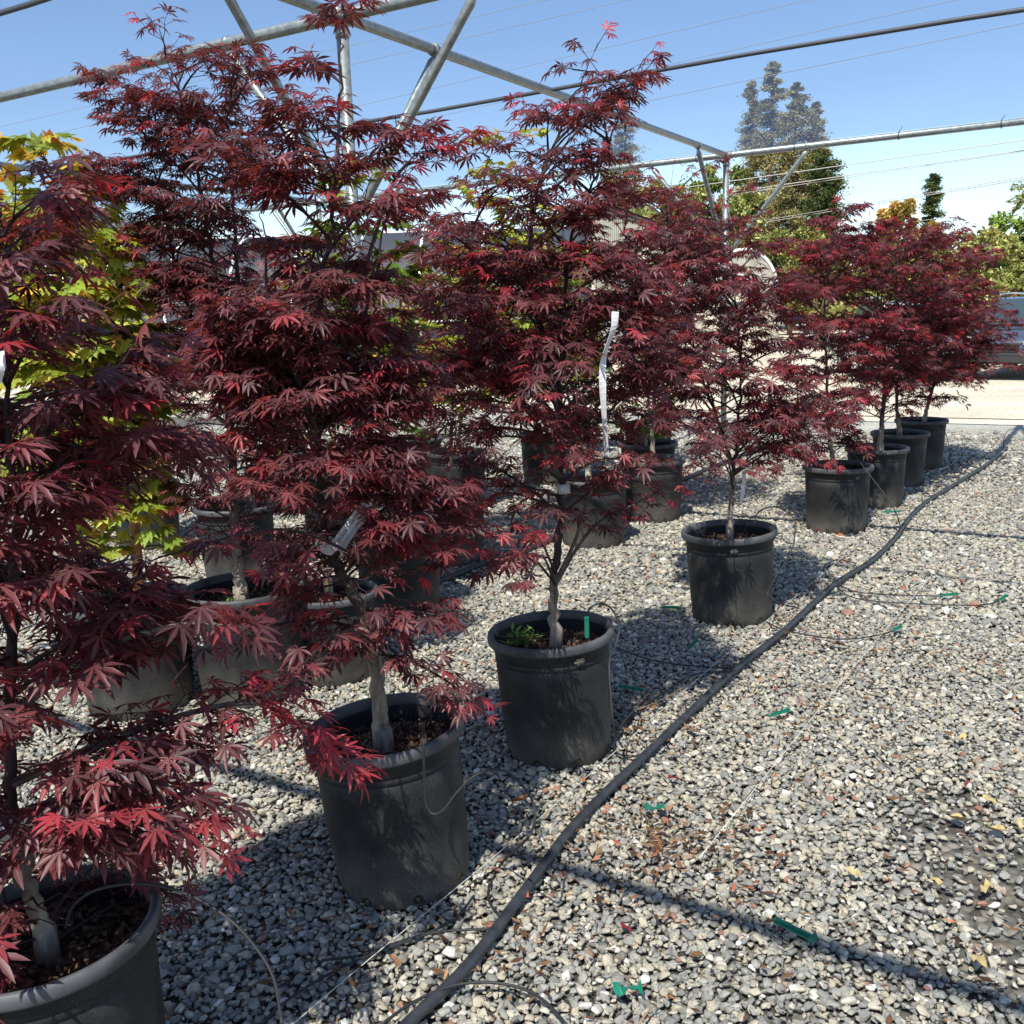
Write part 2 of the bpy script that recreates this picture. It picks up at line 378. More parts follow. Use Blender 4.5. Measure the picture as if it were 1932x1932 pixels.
def stone_mat():
    m, nt, N, L, b = mat("crushed_stone")
    at = N.new("ShaderNodeAttribute"); at.attribute_type = 'INSTANCER'; at.attribute_name = "stone_tone"
    rp = N.new("ShaderNodeValToRGB"); cr = rp.color_ramp; cr.interpolation = 'LINEAR'
    st = [(0.0, (0.21, 0.20, 0.18)), (0.16, (0.29, 0.28, 0.25)), (0.34, (0.35, 0.335, 0.29)), (0.50, (0.40, 0.375, 0.315)), (0.56, (0.44, 0.385, 0.29)), (0.76, (0.50, 0.435, 0.325)),
          (0.90, (0.55, 0.50, 0.40)), (0.972, (0.74, 0.70, 0.64)), (0.982, (0.40, 0.23, 0.15)), (1.0, (0.30, 0.13, 0.10))]
    while len(cr.elements) < len(st): cr.elements.new(0.5)
    for e, (p, c) in zip(cr.elements, st): e.position = p; e.color = (*c, 1)
    L.new(at.outputs["Fac"], rp.inputs["Fac"])
    tc = N.new("ShaderNodeTexCoord"); nz = N.new("ShaderNodeTexNoise"); nz.inputs["Scale"].default_value = 3.0; nz.inputs["Detail"].default_value = 6; nz.inputs["Roughness"].default_value = 0.7
    L.new(tc.outputs["Object"], nz.inputs["Vector"])
    mr = N.new("ShaderNodeMapRange"); mr.inputs[1].default_value = 0.3; mr.inputs[2].default_value = 0.7; mr.inputs[3].default_value = 0.72; mr.inputs[4].default_value = 1.2
    L.new(nz.outputs["Fac"], mr.inputs[0])
    mx = N.new("ShaderNodeMix"); mx.data_type = 'RGBA'; mx.blend_type = 'MULTIPLY'; mx.inputs[0].default_value = 1
    L.new(rp.outputs[0], mx.inputs[6]); L.new(mr.outputs[0], mx.inputs[7]); L.new(mx.outputs[2], b.inputs["Base Color"])
    b.inputs["Roughness"].default_value = 0.85
    bp = N.new("ShaderNodeBump"); bp.inputs["Strength"].default_value = 0.4; bp.inputs["Distance"].default_value = 0.05
    L.new(nz.outputs["Fac"], bp.inputs["Height"]); L.new(bp.outputs[0], b.inputs["Normal"])
    return m


STONE = stone_mat()


def stone_objs(n=10):
    out = []
    rng = np.random.default_rng(5)
    for k in range(n):
        P = rng.normal(size=(15, 3)); P /= np.linalg.norm(P, axis=1, keepdims=True)
        P *= rng.uniform(0.8, 1.05, (15, 1)); P *= np.array([1.0, rng.uniform(0.65, 0.9), rng.uniform(0.42, 0.62)]) * 0.5
        bm = bmesh.new()
        for p in P: bm.verts.new(p)
        r = bmesh.ops.convex_hull(bm, input=bm.verts)
        loose = [v for v in bm.verts if not v.link_faces]
        bmesh.ops.delete(bm, geom=loose, context='VERTS')
        bmesh.ops.bevel(bm, geom=bm.edges[:], offset=0.035, segments=1, profile=0.6, affect='EDGES')
        bmesh.ops.triangulate(bm, faces=bm.faces[:])
        me = bpy.data.meshes.new("gravel_stone"); bm.to_mesh(me); bm.free()
        me.materials.append(STONE)
        me.polygons.foreach_set("use_smooth", np.ones(len(me.polygons), bool))
        o = bpy.data.objects.new("gravel_stone", me)      # source shape, only used by the gravel itself
        out.append(o)
    return out


DIRT_C = G(1925, 1700)


def make_gravel():
    rng = np.random.default_rng(11)
    pts = []
    def layer(r0, r1, sp, z, n_extra=1.0):
        xs = np.arange(-r1 * 0.75, r1 * 0.75, sp); ys = np.arange(0.6, r1, sp)
        X, Y = np.meshgrid(xs, ys); X = X.ravel(); Y = Y.ravel()
        X = X + rng.uniform(-.55, .55, len(X)) * sp; Y = Y + rng.uniform(-.55, .55, len(Y)) * sp
        d = np.hypot(X, Y)
        k = (d >= r0) & (d < r1) & (np.abs(X) < 0.62 * Y + 0.9)
        X, Y = X[k], Y[k]
        e2 = (X * A2[0] + Y * A2[1]) / S
        keep = rng.uniform(size=len(X)) < np.clip((EDGE - e2) / 1.5 + 0.12, 0, 1)
        X, Y = X[keep], Y[keep]
        # a bare muddy patch at the right
        q = np.hypot((X - DIRT_C[0]) / 0.20, (Y - DIRT_C[1]) / 0.55)
        keep = rng.uniform(size=len(X)) < np.clip(q * 0.75 - 0.25, 0.22, 1)
        X, Y = X[keep], Y[keep]
        big = rng.lognormal(0, 0.34, len(X))
        sz = np.clip(sp * 1.22 * big, sp * .5, sp * 2.4)
        Z = z + rng.uniform(-0.004, 0.006, len(X))
        R = np.c_[rng.normal(0, .28, len(X)), rng.normal(0, .28, len(X)), rng.uniform(0, 6.28, len(X))]
        Sc = np.c_[sz, sz * rng.uniform(.75, 1.15, len(X)), sz * rng.uniform(.8, 1.3, len(X))]
        pts.append((np.c_[X, Y, Z], R, Sc))
    layer(1.2, 5.2, 0.0200, 0.000); layer(1.2, 5.2, 0.0225, 0.006)
    layer(5.2, 9.5, 0.025, 0.000); layer(5.2, 9.5, 0.033, 0.007)
    layer(9.5, 16.5, 0.041, 0.0); 
    P = np.concatenate([p[0] for p in pts]); R = np.concatenate([p[1] for p in pts]); Sc = np.concatenate([p[2] for p in pts])
    n = len(P)
    tone = rng.uniform(0, 1, n)
    # drifts where tan or grey stones prevail
    f = 0.5 + 0.5 * np.sin(P[:, 0] * 2.1 + 1.3 * np.sin(P[:, 1] * 1.1)) * np.cos(P[:, 1] * 1.7 + 0.5)
    tone = np.where((tone > .5) & (tone < .97) & (rng.uniform(size=n) > 0.75 + 0.25 * f), tone - .5, tone)
    me = bpy.data.meshes.new("gravel"); me.vertices.add(n); me.vertices.foreach_set("co", P.astype(np.float32).ravel())
    for nm, ty, a in (("rot", 'FLOAT_VECTOR', R), ("scl", 'FLOAT_VECTOR', Sc)):
        at = me.attributes.new(nm, ty, 'POINT'); at.data.foreach_set("vector", a.astype(np.float32).ravel())
    at = me.attributes.new("vi", 'INT', 'POINT'); at.data.foreach_set("value", rng.integers(0, 10, n).astype(np.int32))
    at = me.attributes.new("tone_in", 'FLOAT', 'POINT'); at.data.foreach_set("value", tone.astype(np.float32))
    o = bpy.data.objects.new("gravel", me); col.objects.link(o); me.materials.append(STONE)
    tag(o, kind="stuff")
    ng = bpy.data.node_groups.new("scatter_gravel", 'GeometryNodeTree')
    ng.interface.new_socket("Geometry", in_out='INPUT', socket_type='NodeSocketGeometry')
    ng.interface.new_socket("Geometry", in_out='OUTPUT', socket_type='NodeSocketGeometry')
    N, L = ng.nodes, ng.links
    gi = N.new("NodeGroupInput"); go = N.new("NodeGroupOutput")
    jn = N.new("GeometryNodeJoinGeometry")
    for so in stone_objs():
        oi = N.new("GeometryNodeObjectInfo"); oi.inputs["Object"].default_value = so; oi.inputs["As Instance"].default_value = True
        L.new(oi.outputs["Geometry"], jn.inputs[0])
    ip = N.new("GeometryNodeInstanceOnPoints")
    L.new(gi.outputs[0], ip.inputs["Points"]); L.new(jn.outputs[0], ip.inputs["Instance"])
    ip.inputs["Pick Instance"].default_value = True
    def named(nm, ty):
        a = N.new("GeometryNodeInputNamedAttribute"); a.data_type = ty; a.inputs["Name"].default_value = nm; return a.outputs["Attribute"]
    L.new(named("vi", 'INT'), ip.inputs["Instance Index"])
    er = N.new("FunctionNodeEulerToRotation"); L.new(named("rot", 'FLOAT_VECTOR'), er.inputs[0]); L.new(er.outputs[0], ip.inputs["Rotation"])
    L.new(named("scl", 'FLOAT_VECTOR'), ip.inputs["Scale"])
    sa = N.new("GeometryNodeStoreNamedAttribute"); sa.data_type = 'FLOAT'; sa.domain = 'INSTANCE'; sa.inputs["Name"].default_value = "stone_tone"
    L.new(ip.outputs[0], sa.inputs["Geometry"]); L.new(named("tone_in", 'FLOAT'), sa.inputs["Value"])
    L.new(sa.outputs[0], go.inputs[0])
    md = o.modifiers.new("scatter", 'NODES'); md.node_group = ng
    print("stones", n)


make_gravel()


# ------------------------------------------------------------------ shade house
PIPE = 0.037
house = empty("shade_house", E(-3.43, 4.15), "galvanised steel pipe frame of the shade house with posts, rails and knee braces", "shade house")
H0 = np.array(house.location)


def hpipe(name, pts, r, mtl=GALV, sides=14, label=None):
    mb = MB(); mb.tube(np.asarray(pts) - H0, r, sides); return mb.build(name, mtl, house, label=label)


def collar(p, ax, r=PIPE + .006, w=.05):
    ax = np.asarray(ax) / np.linalg.norm(ax)
    mb = MB(); mb.tube([np.asarray(p) - ax * w / 2 - H0, np.asarray(p) + ax * w / 2 - H0], r, 16); return mb.build("clamp", GALV, house)


ROWS = [-1.70, 4.15, 10.0]; COLS = [-14.2, -8.83, -3.43, -0.42]
for b_ in ROWS:
    z = RAIL_Z
    hpipe("rail", [E(-20, b_, z), E(7.5, b_, z)], PIPE)
for a_ in COLS:
    hpipe("rail", [E(a_, -6 if a_ < -1 else 7.3, RAIL_Z - 0.0), E(a_, 10.0, RAIL_Z - 0.0)], PIPE * .93)
for b_ in ROWS:
    for a_ in COLS:
        if a_ > -1 and b_ < 9: continue
        hpipe("post", [E(a_, b_, -0.3), E(a_, b_, RAIL_Z)], PIPE)
        collar(E(a_, b_, RAIL_Z - .10), (0, 0, 1)); collar(E(a_, b_, RAIL_Z), A1, PIPE + .009, .16); collar(E(a_, b_, RAIL_Z), A2, PIPE + .008, .15)
        for dx, dy in ((1, 0), (-1, 0), (0, 1), (0, -1)):
            if b_ == 10.0 and (dy == 1 or a_ > -1): continue
            k = .80
            top = E(a_ + dx * k, b_ + dy * k, RAIL_Z - .05); bot = E(a_ + dx * .03, b_ + dy * .03, RAIL_Z - 1.16)
            ax = (top - bot) / np.linalg.norm(top - bot)
            mb = MB()
            P = np.array([bot, bot + ax * .06, top - ax * .12, top - ax * .05, top + ax * .01]) - H0
            mb.tube(P, [PIPE * .62, PIPE * .74, PIPE * .74, PIPE * .80, PIPE * .34], 12)
            mb.build("brace", GALV, house)
            collar(E(a_ + dx * k, b_ + dy * k, RAIL_Z), A1 if dx else A2, PIPE + .007, .03)
        collar(E(a_, b_, RAIL_Z - 1.14), (0, 0, 1), PIPE + .008, .06)
for b_, r_ in ((6.34, .017), (3.13, .017), (-0.02, .030), (-3.2, .017)):
    P = [E(a_, b_, RAIL_Z + .02 - .02 * math.sin(a_)) for a_ in np.linspace(-20, 7.5, 24)]
    hpipe("support_line", P, r_, CABLE, 8, "dark line holding the shade cloth up between the rails")
# net edge laced to the outer rail: dark border cord with ties
P = []
for i, a_ in enumerate(np.arange(-20, 7.5, .12)):
    P.append(E(a_, 10.0 + .02, RAIL_Z + PIPE * (0.75 + .25 * math.cos(i * .9))))
hpipe("border_cord", P, .006, CABLE, 5)
for a_ in np.arange(-10.2, 4.5, .93):
    mb = MB(); an = np.linspace(0, 2 * math.pi, 14)
    c = E(a_ + .05 * math.sin(a_ * 9), 10.0, RAIL_Z)
    ring = np.array([c + (PIPE + .006) * (math.cos(t) * A2 + math.sin(t) * np.array([0, 0, 1])) for t in an]) - H0
    mb.tube(ring, .006, 6); mb.tube([ring[3], ring[3] + np.array([0.03, 0, .05])], .004, 5)
    mb.build("cable_tie", CABLE, house)


def net_mat():
    m, nt, N, L, b = mat("shade_cloth")
    tr = N.new("ShaderNodeBsdfTransparent"); tr.inputs[0].default_value = (0.88, 0.94, 1.0, 1)
    df = N.new("ShaderNodeBsdfDiffuse"); df.inputs[0].default_value = (0.08, 0.12, 0.23, 1)
    tl = N.new("ShaderNodeBsdfTranslucent"); tl.inputs[0].default_value = (0.08, 0.12, 0.23, 1)
    m1 = N.new("ShaderNodeMixShader"); m1.inputs[0].default_value = 0.6
    L.new(df.outputs[0], m1.inputs[1]); L.new(tl.outputs[0], m1.inputs[2])
    tc = N.new("ShaderNodeTexCoord"); nz = N.new("ShaderNodeTexNoise"); nz.inputs["Scale"].default_value = 0.9; nz.inputs["Detail"].default_value = 4
    L.new(tc.outputs["Object"], nz.inputs["Vector"])
    mr = N.new("ShaderNodeMapRange"); mr.inputs[3].default_value = 0.29; mr.inputs[4].default_value = 0.39
    L.new(nz.outputs["Fac"], mr.inputs[0])
    mx = N.new("ShaderNodeMixShader"); L.new(mr.outputs[0], mx.inputs[0])
    L.new(tr.outputs[0], mx.inputs[1]); L.new(m1.outputs[0], mx.inputs[2])
    L.new(mx.outputs[0], N["Material Output"].inputs["Surface"])
    N.remove(b)
    return m


mb = MB()
na, nb = 56, 40
ga = np.linspace(-20, 7.5, na); gb = np.linspace(-6, 10.03, nb)
V = [E(a, b, RAIL_Z + PIPE + .012 + 0.012 * math.sin(a * 2.3) * math.sin(b * 1.9)) - H0 for b in gb for a in ga]
mb.add(V, [(j * na + i, j * na + i + 1, (j + 1) * na + i + 1, (j + 1) * na + i) for j in range(nb - 1) for i in range(na - 1)])
o = mb.build("shade_net", net_mat()); o.location = H0
tag(o, "blue grey see-through shade cloth stretched flat over the pipe frame", "shade net")


# ------------------------------------------------------------------ pots
POT_H = 0.472; POT_R = 0.257


def pot_meshes():
    R, H = POT_R, POT_H
    body = MB()
    prof = [(R * .60, .0), (R * .80, .0), (R * .825, .012), (R * .84, .05), (R * .865, .14), (R * .885, .25), (R * .895, .33), (R * .898, .372), (R * .890, .374), (R * .891, .377), (R * .902, .379),
            (R * .904, .392), (R * .896, .394), (R * .897, .397), (R * .908, .399), (R * .912, .43), (R * .915, H - .028)]
    body.lathe(prof, 64)
    body.lathe([(R * .905, H - .03), (R * .875, .33), (R * .86, .20), (R * .80, .02), (0.001, .02)], 64)
    rim = MB()
    rp = [(R * .905, H - .030), (R * .985, H - .034), (R * 1.0, H - .028), (R * 1.003, H - .012), (R * .992, H - .002), (R * .970, H + .001), (R * .930, H - .001), (R * .905, H - .006), (R * .900, H - .030)]
    rim.lathe(rp, 72)
    return body.mesh("pot"), rim.mesh("rim")


POT_ME, RIM_ME = pot_meshes()
POT_ME.materials.append(POT); RIM_ME.materials.append(RIM)
# lifting lugs under the rim and drain holes
def soil_mesh(seed, near):
    rng = np.random.default_rng(seed)
    n = 26 if near else 12; sg = 48 if near else 20
    V = [(0, 0, .395)]; Fc = []
    for i in range(1, n + 1):
        r = POT_R * .885 * i / n
        for j in range(sg):
            a = j * 2 * math.pi / sg
            V.append((r * math.cos(a), r * math.sin(a), .392 + rng.uniform(-.006, .006) + .010 * math.sin(3 * a + seed) * r / POT_R - .012 * (i / n) ** 2))
    for j in range(sg): Fc.append((0, 1 + j, 1 + (j + 1) % sg))
    for i in range(n - 1):
        for j in range(sg):
            a = 1 + i * sg; b = 1 + (i + 1) * sg; k = (j + 1) % sg
            Fc.append((a + j, b + j, b + k, a + k))
    mb = MB(); mb.add(V, Fc, (0.5, 0.5, 0))
    for k in range(1300 if near else 60):      # bark chips
        r = POT_R * .86 * math.sqrt(rng.uniform()); a = rng.uniform(0, 6.28)
        R = np.array(Euler((rng.normal(0, .5), rng.normal(0, .5), rng.uniform(0, 6.28))).to_matrix())
        l = rng.uniform(.006, .026) if near else rng.uniform(.02, .035)
        mb.box((r * math.cos(a), r * math.sin(a), .393 + rng.uniform(0, .010)), (l, l * rng.uniform(.3, .6), l * .22), R, (rng.uniform(), rng.uniform(), 0))
    return mb.mesh("soil")


def soil_mat():
    m, nt, N, L, b = mat("bark_chip_soil")
    at = N.new("ShaderNodeAttribute"); at.attribute_name = "tint"; sp = N.new("ShaderNodeSeparateColor"); L.new(at.outputs["Color"], sp.inputs[0])
    rp = N.new("ShaderNodeValToRGB"); cr = rp.color_ramp; cr.elements.new(.5)
    for e, (p, c) in zip(cr.elements, [(0, (.020, .012, .008)), (.55, (.10, .055, .032)), (1, (.27, .17, .11))]): e.position = p; e.color = (*c, 1)
    tc = N.new("ShaderNodeTexCoord"); nz = N.new("ShaderNodeTexNoise"); nz.inputs["Scale"].default_value = 90; nz.inputs["Detail"].default_value = 6; L.new(tc.outputs["Object"], nz.inputs["Vector"])
    ad = N.new("ShaderNodeMath"); ad.operation = 'MULTIPLY'; L.new(sp.outputs[0], ad.inputs[0])
    mr = N.new("ShaderNodeMapRange"); mr.inputs[3].default_value = .2; mr.inputs[4].default_value = 1.6; L.new(nz.outputs["Fac"], mr.inputs[0]); L.new(mr.outputs[0], ad.inputs[1])
    L.new(ad.outputs[0], rp.inputs["Fac"]); L.new(rp.outputs[0], b.inputs["Base Color"]); b.inputs["Roughness"].default_value = .95
    return m


SOILM = soil_mat()
SOIL_NEAR = [soil_mesh(3, True), soil_mesh(8, True)]; SOIL_FAR = soil_mesh(5, False)
for s_ in SOIL_NEAR + [SOIL_FAR]: s_.materials.append(SOILM)
HOLE = MB()
an = np.arange(10) * 2 * math.pi / 10
HOLE.add([(0, 0.019 * math.cos(a) * .9, 0.014 * math.sin(a)) for a in an] + [(-.006, 0, 0)] + [(.0025, 0.017 * math.cos(a) * .9, 0.012 * math.sin(a)) for a in an],
         [(i, (i + 1) % 10, 11 + (i + 1) % 10, 11 + i) for i in range(10)] + [(11 + i, 11 + (i + 1) % 10, 10) for i in range(10)])
HOLE_ME = HOLE.mesh("drain_hole"); HOLE_ME.materials.append(DARKH)
LUG = MB(); LUG.tube([(0, -.02, 0), (.013, -.008, .002), (.013, .008, .002), (0, .02, 0)], .005, 6)
LUG.box((.006, 0, .004), (.014, .030, .022)); LUG_ME = LUG.mesh("lug"); LUG_ME.materials.append(POT)


def put_pot(root, seed, near, scale=1.0, tilt=(0, 0), yaw=None, hs=1.0):
    rng = random.Random(seed)
    yaw = rng.uniform(0, 6.28) if yaw is None else yaw
    def ch(name, me, par):
        o = bpy.data.objects.new(name, me); col.objects.link(o); o.parent = par; return o
    for me in (POT_ME, RIM_ME): me.polygons.foreach_set("use_smooth", np.ones(len(me.polygons), bool))
    p = ch("pot", POT_ME, root); p.rotation_mode = 'ZYX'; p.rotation_euler = (tilt[0], tilt[1], yaw); p.scale = (scale, scale, scale * hs); p.location = (0, 0, .004)
    ch("rim", RIM_ME, p)
    if near:
        for k in range(8):
            a = k * math.pi / 4 + .2
            h = ch("drain_hole", HOLE_ME, p); h.location = (POT_R * .838 * math.cos(a), POT_R * .838 * math.sin(a), .028); h.rotation_euler = (0, 0, a)
        for k in range(2):
            a = k * math.pi + 1.1
            h = ch("lug", LUG_ME, p); h.location = (POT_R * .905 * math.cos(a), POT_R * .905 * math.sin(a), .405); h.rotation_euler = (0, 0, a)
    s = ch("soil", SOIL_NEAR[seed % 2] if near else SOIL_FAR, root); s.rotation_mode = 'ZYX'; s.rotation_euler = (tilt[0], tilt[1], yaw); s.scale = (scale, scale, scale * hs)
    return p


# ------------------------------------------------------------------ maple leaves
def leaf_template(seed, kind, lod):
    rng = np.random.default_rng(seed)
    if kind == 'red': lobes = [(0, 1.0), (.60, .95), (-.60, .95), (1.22, .78), (-1.22, .78), (2.0, .40), (-2.0, .40)]; wl, wm = .065, .104
    else: lobes = [(0, 1.0), (.6, .92), (-.6, .92), (1.2, .78), (-1.2, .78), (1.9, .5), (-1.9, .5)]; wl, wm = .21, .23
    V = [(0, 0, 0)]; Q = []; T = []; VB = [1.0]
    def z(x, y): return -(.20 + .05 * math.sin(seed)) * (x * x + y * y)
    for a, l in lobes:
        a += rng.normal(0, .06); l *= rng.uniform(.9, 1.08); c, s = math.cos(a), math.sin(a); dz = rng.uniform(-.22, .06)
        def pt(t, w, up=0):
            x, y = l * (t * c - w * s), l * (t * s + w * c)
            return (x, y, z(x, y) + up + dz * t * t * l)
        i = len(V)
        if lod == 0:
            V += [pt(.52, 0, -.02), pt(1.0, 0), pt(.24, wl, .01), pt(.24, -wl, .01), pt(.55, wm, .025), pt(.55, -wm, .025), pt(.80, wm * .55, .015), pt(.80, -wm * .55, .015)]
            VB += [1, .9, 0, 0, 0, 0, 0, 0]
            Q += [(0, i, i + 4, i + 2), (0, i + 3, i + 5, i), (i, i + 1, i + 6, i + 4), (i, i + 5, i + 7, i + 1)]
        else:
            V += [pt(1.0, 0), pt(.45, wm, .02), pt(.45, -wm, .02)]
            VB += [.6, 0, 0]
            T += [(0, i, i + 1), (0, i + 2, i)]
    return np.array(V), np.array(Q, int).reshape(-1, 4), np.array(T, int).reshape(-1, 3), np.array(VB)


TPL = {(k, l): [leaf_template(i * 7 + 1, k, l) for i in range(5)] for k in ('red', 'green') for l in (0, 1)}


def leaves_mesh(name, pos, dirs, size, tint, kind, lod, rng, pet0=None):
    n = len(pos)
    Vs, Qs, Ts, Cs = [], [], [], []; off = 0
    X = dirs / np.linalg.norm(dirs, axis=1, keepdims=True)
    up = np.array([0, 0, 1.0]) + rng.normal(0, .30, (n, 3))
    Y = np.cross(up, X); Y /= np.linalg.norm(Y, axis=1, keepdims=True)
    Z = np.cross(X, Y)
    which = rng.integers(0, 5, n)
    for k in range(5):
        id_ = np.where(which == k)[0]
        if not len(id_): continue
        TV, TQ, TT, VB = TPL[(kind, lod)][k]; nv = len(TV)
        W = size[id_, None, None] * (TV[None, :, 0:1] * X[id_, None] + TV[None, :, 1:2] * Y[id_, None] * rng.uniform(.9, 1.05, (len(id_), 1, 1)) + TV[None, :, 2:3] * Z[id_, None] * rng.uniform(.25, 1.25, (len(id_), 1, 1))) + pos[id_, None]
        Vs.append(W.reshape(-1, 3)); cc = np.repeat(tint[id_], nv, 0); cc[:, 2] = np.tile(VB if lod == 0 else VB * 0, len(id_)); Cs.append(cc)
        base = off + np.arange(len(id_)) * nv
        if len(TQ): Qs.append((TQ[None] + base[:, None, None]).reshape(-1, 4))
        if len(TT): Ts.append((TT[None] + base[:, None, None]).reshape(-1, 3))
        off += nv * len(id_)
    if pet0 is not None:                       # petioles: thin three-sided stalks
        d = pos - pet0; w = np.cross(d, [0, 0, 1.0]); w /= np.maximum(np.linalg.norm(w, axis=1, keepdims=True), 1e-9); w *= .0011
        u = np.zeros_like(w); u[:, 2] = .0014
        PV_ = np.stack([pet0 - w, pet0 + w, pet0 + u, pos - w, pos + w, pos + u], 1)
        Vs.append(PV_.reshape(-1, 3)); Cs.append(np.tile([.62, .3, 0], (6 * n, 1)))
        base = off + np.arange(n) * 6
        q = np.array([(0, 1, 4, 3), (1, 2, 5, 4), (2, 0, 3, 5)])
        Qs.append((q[None] + base[:, None, None]).reshape(-1, 4)); off += 6 * n
    polys = []
    if Qs: polys.append(np.concatenate(Qs))
    if Ts: polys.append(np.concatenate(Ts))
    return np_mesh(name, np.concatenate(Vs), polys, np.concatenate(Cs))


def grow(root, B, stems, env, seed, n_leaf, lsize=.072, lod=0, kind='red', lmat=RED, bark=BARK, red=.12, first=None, keys=(), node=.085, depth=.85, r0=.022, flat=.3, twig_gap=.075, base_tone=.30, pale_to=0.35, tries=4, taper=.8, thin=(.45, .55), clear=()):
    """stems: list of photo-surveyed centre lines; env: list of (y, xl, xr) silhouette extents at this tree's distance"""
    again = dict(locals())
    rng = np.random.default_rng(seed)
    B = np.asarray(B, float); dv = np.array([B[0], B[1], 0]); dv /= np.linalg.norm(dv); rv = np.array([dv[1], -dv[0], 0])
    zs, Ls, Rs = [], [], []
    for y, xl, xr in env:
        pl, pr = PV(xl, y, B), PV(xr, y, B)
        zs.append((pl[2] + pr[2]) / 2); Ls.append((pl - B) @ rv); Rs.append((pr - B) @ rv)
    o_ = np.argsort(zs); zs = np.array(zs)[o_]; Ls = np.array(Ls)[o_]; Rs = np.array(Rs)[o_]
    ext = lambda z: (np.interp(z, zs, Ls), np.interp(z, zs, Rs))
    zmin, zmax = zs[0], zs[-1]
    wood = MB(); LP, LD, LS, LR, LB = [], [], [], [], []
    def wtone(r): return (float(np.clip((r - .005) / .011, 0, 1)), 0, 0)
    def leafpair(p, d, sc, tip):
        d = d / max(np.linalg.norm(d), 1e-9)
        h = np.array([d[0], d[1], 0]); h /= max(np.linalg.norm(h), 1e-6)
        s_ = np.array([-h[1], h[0], 0])
        for sg in (-1, 1):
            a = rng.uniform(.45, 1.2)
            q = math.cos(a) * h + sg * math.sin(a) * s_
            pl = rng.uniform(.025, .055) * (lsize / .07)
            e = p + q * pl + np.array([0, 0, rng.uniform(.0, .025)])
            dd = q + np.array([0, 0, -rng.uniform(.0, .55)])
            LP.append(e); LB.append(p); LD.append(dd); LS.append(lsize * sc * rng.uniform(.68, 1.18)); LR.append(tip)
    def twig(p0, d, ln, r, tip, lvl=0):
        n = max(3, int(ln / .05) + 2)
        t = np.linspace(0, 1, n)[:, None]
        sag = np.array([0, 0, 1.0]) * (t * rng.uniform(.0, .25) - t * t * rng.uniform(.1, .3)) * ln
        wob = rng.normal(0, .010, (n, 3)) * t
        P = p0 + d * t * ln + sag + wob
        if ln > .03: wood.tube(P, np.linspace(r, r * .5, n), 4 if lod == 0 else 3, False, wtone(r))
        step = node * .75; k = max(1, int(ln / step))
        for j in range(1, k + 1):
            f = j / k; i = f * (n - 1); i0 = min(int(i), n - 2); p = P[i0] + (P[i0 + 1] - P[i0]) * (i - i0)
            leafpair(p, d, .8 + .2 * (1 - f), tip * f)
        LP.append(P[-1] + d * .012); LB.append(P[-1]); LD.append(d + np.array([0, 0, -rng.uniform(.1, .6)])); LS.append(lsize * rng.uniform(.7, 1.05)); LR.append(tip)
    def primary(p0, pe, r, curve=None):
        v = pe - p0; ln = np.linalg.norm(v)
        if ln < .04: return
        h = np.array([v[0], v[1], 0]); hl = np.linalg.norm(h); h = h / max(hl, 1e-6)
        n = max(5, int(ln / .06) + 3); t = np.linspace(0, 1, n)[:, None]
        rise = (curve if curve is not None else rng.uniform(.10, .22)) * hl
        P = p0 + v * t + np.array([0, 0, 1.0]) * rise * 4 * t * (1 - t) * .6 + np.cumsum(rng.normal(0, .005, (n, 3)), 0) * t
        wood.tube(P, r * (1 - .72 * t[:, 0]), 6 if lod == 0 else 4, False, wtone(r))
        tip = 1.0 if rng.uniform() < red else 0.0
        k = max(2, int(ln * .8 / twig_gap))
        sd = rng.choice([-1, 1])
        for j in range(k):
            f = .22 + .78 * (j + rng.uniform(.2, .8)) / k; f = min(f, .99); i = f * (n - 1); i0 = min(int(i), n - 2); p = P[i0] + (P[i0 + 1] - P[i0]) * (i - i0)
            T = P[i0 + 1] - P[i0]; T /= np.linalg.norm(T)
            s_ = np.cross(T, [0, 0, 1.0]); s_ /= max(np.linalg.norm(s_), 1e-6)
            for sg in (sd, -sd):
                if sg == -sd and rng.uniform() < .45: continue
                a = rng.uniform(.5, 1.05)
                d = math.cos(a) * T + sg * math.sin(a) * s_ + np.array([0, 0, rng.uniform(-.12, .20)]); d /= np.linalg.norm(d)
                l = (.05 + .42 * (1 - f) * ln + .05) * rng.uniform(.55, 1.1); l = min(l, .30)
                twig(p, d, l, max(.0016, r * .35 * (1 - f * .6)), 1.0 if rng.uniform() < red * (.6 + f) else 0)
            sd = -sd
        T = P[-1] - P[-2]; T /= np.linalg.norm(T)
        twig(P[-1], T, .07, .0018, tip)
    for si, st in enumerate(stems):
        off = st.get('off', 0.0)
        C = spline([PV(x, y, B, (o[0] if o else 0) + off * (i / max(1, len(st['p']) - 1))) for i, (x, y, *o) in enumerate(st['p'])], 7)
        rr = st.get('r', r0) * np.linspace(1, .06, len(C)) ** 1.15
        if si == 0:
            rr[:4] *= np.array([1.45, 1.2, 1.08, 1.02])
            C[:, 2] = np.maximum(C[:, 2], POT_H - .10); C[0, 2] = POT_H - .105
        rr = rr * (1 + .06 * np.sin(np.arange(len(rr)) * 2.3))
        C[1:-1] += rng.normal(0, .0035, C[1:-1].shape)
        # colour by age
        for i in range(len(C) - 1):
            a, b = max(0, i), i + 2
        n0 = wood.n; wood.tube(C, rr, 10 if lod == 0 else 6, True)
        fr = np.repeat(np.linspace(0, 1, len(C)), 10 if lod == 0 else 6)
        wood.C.append(np.c_[np.clip(1.15 - fr / max(pale_to, .01), 0, 1) * (1.0 if si == 0 else .3), fr * 0, fr * 0])
        z0 = PV(0, 0, B)[2] if False else None
        zb = st.get('zb'); zb = PV(966, zb, B)[2] if zb else max(zmin - .05, C[0, 2] + .15)
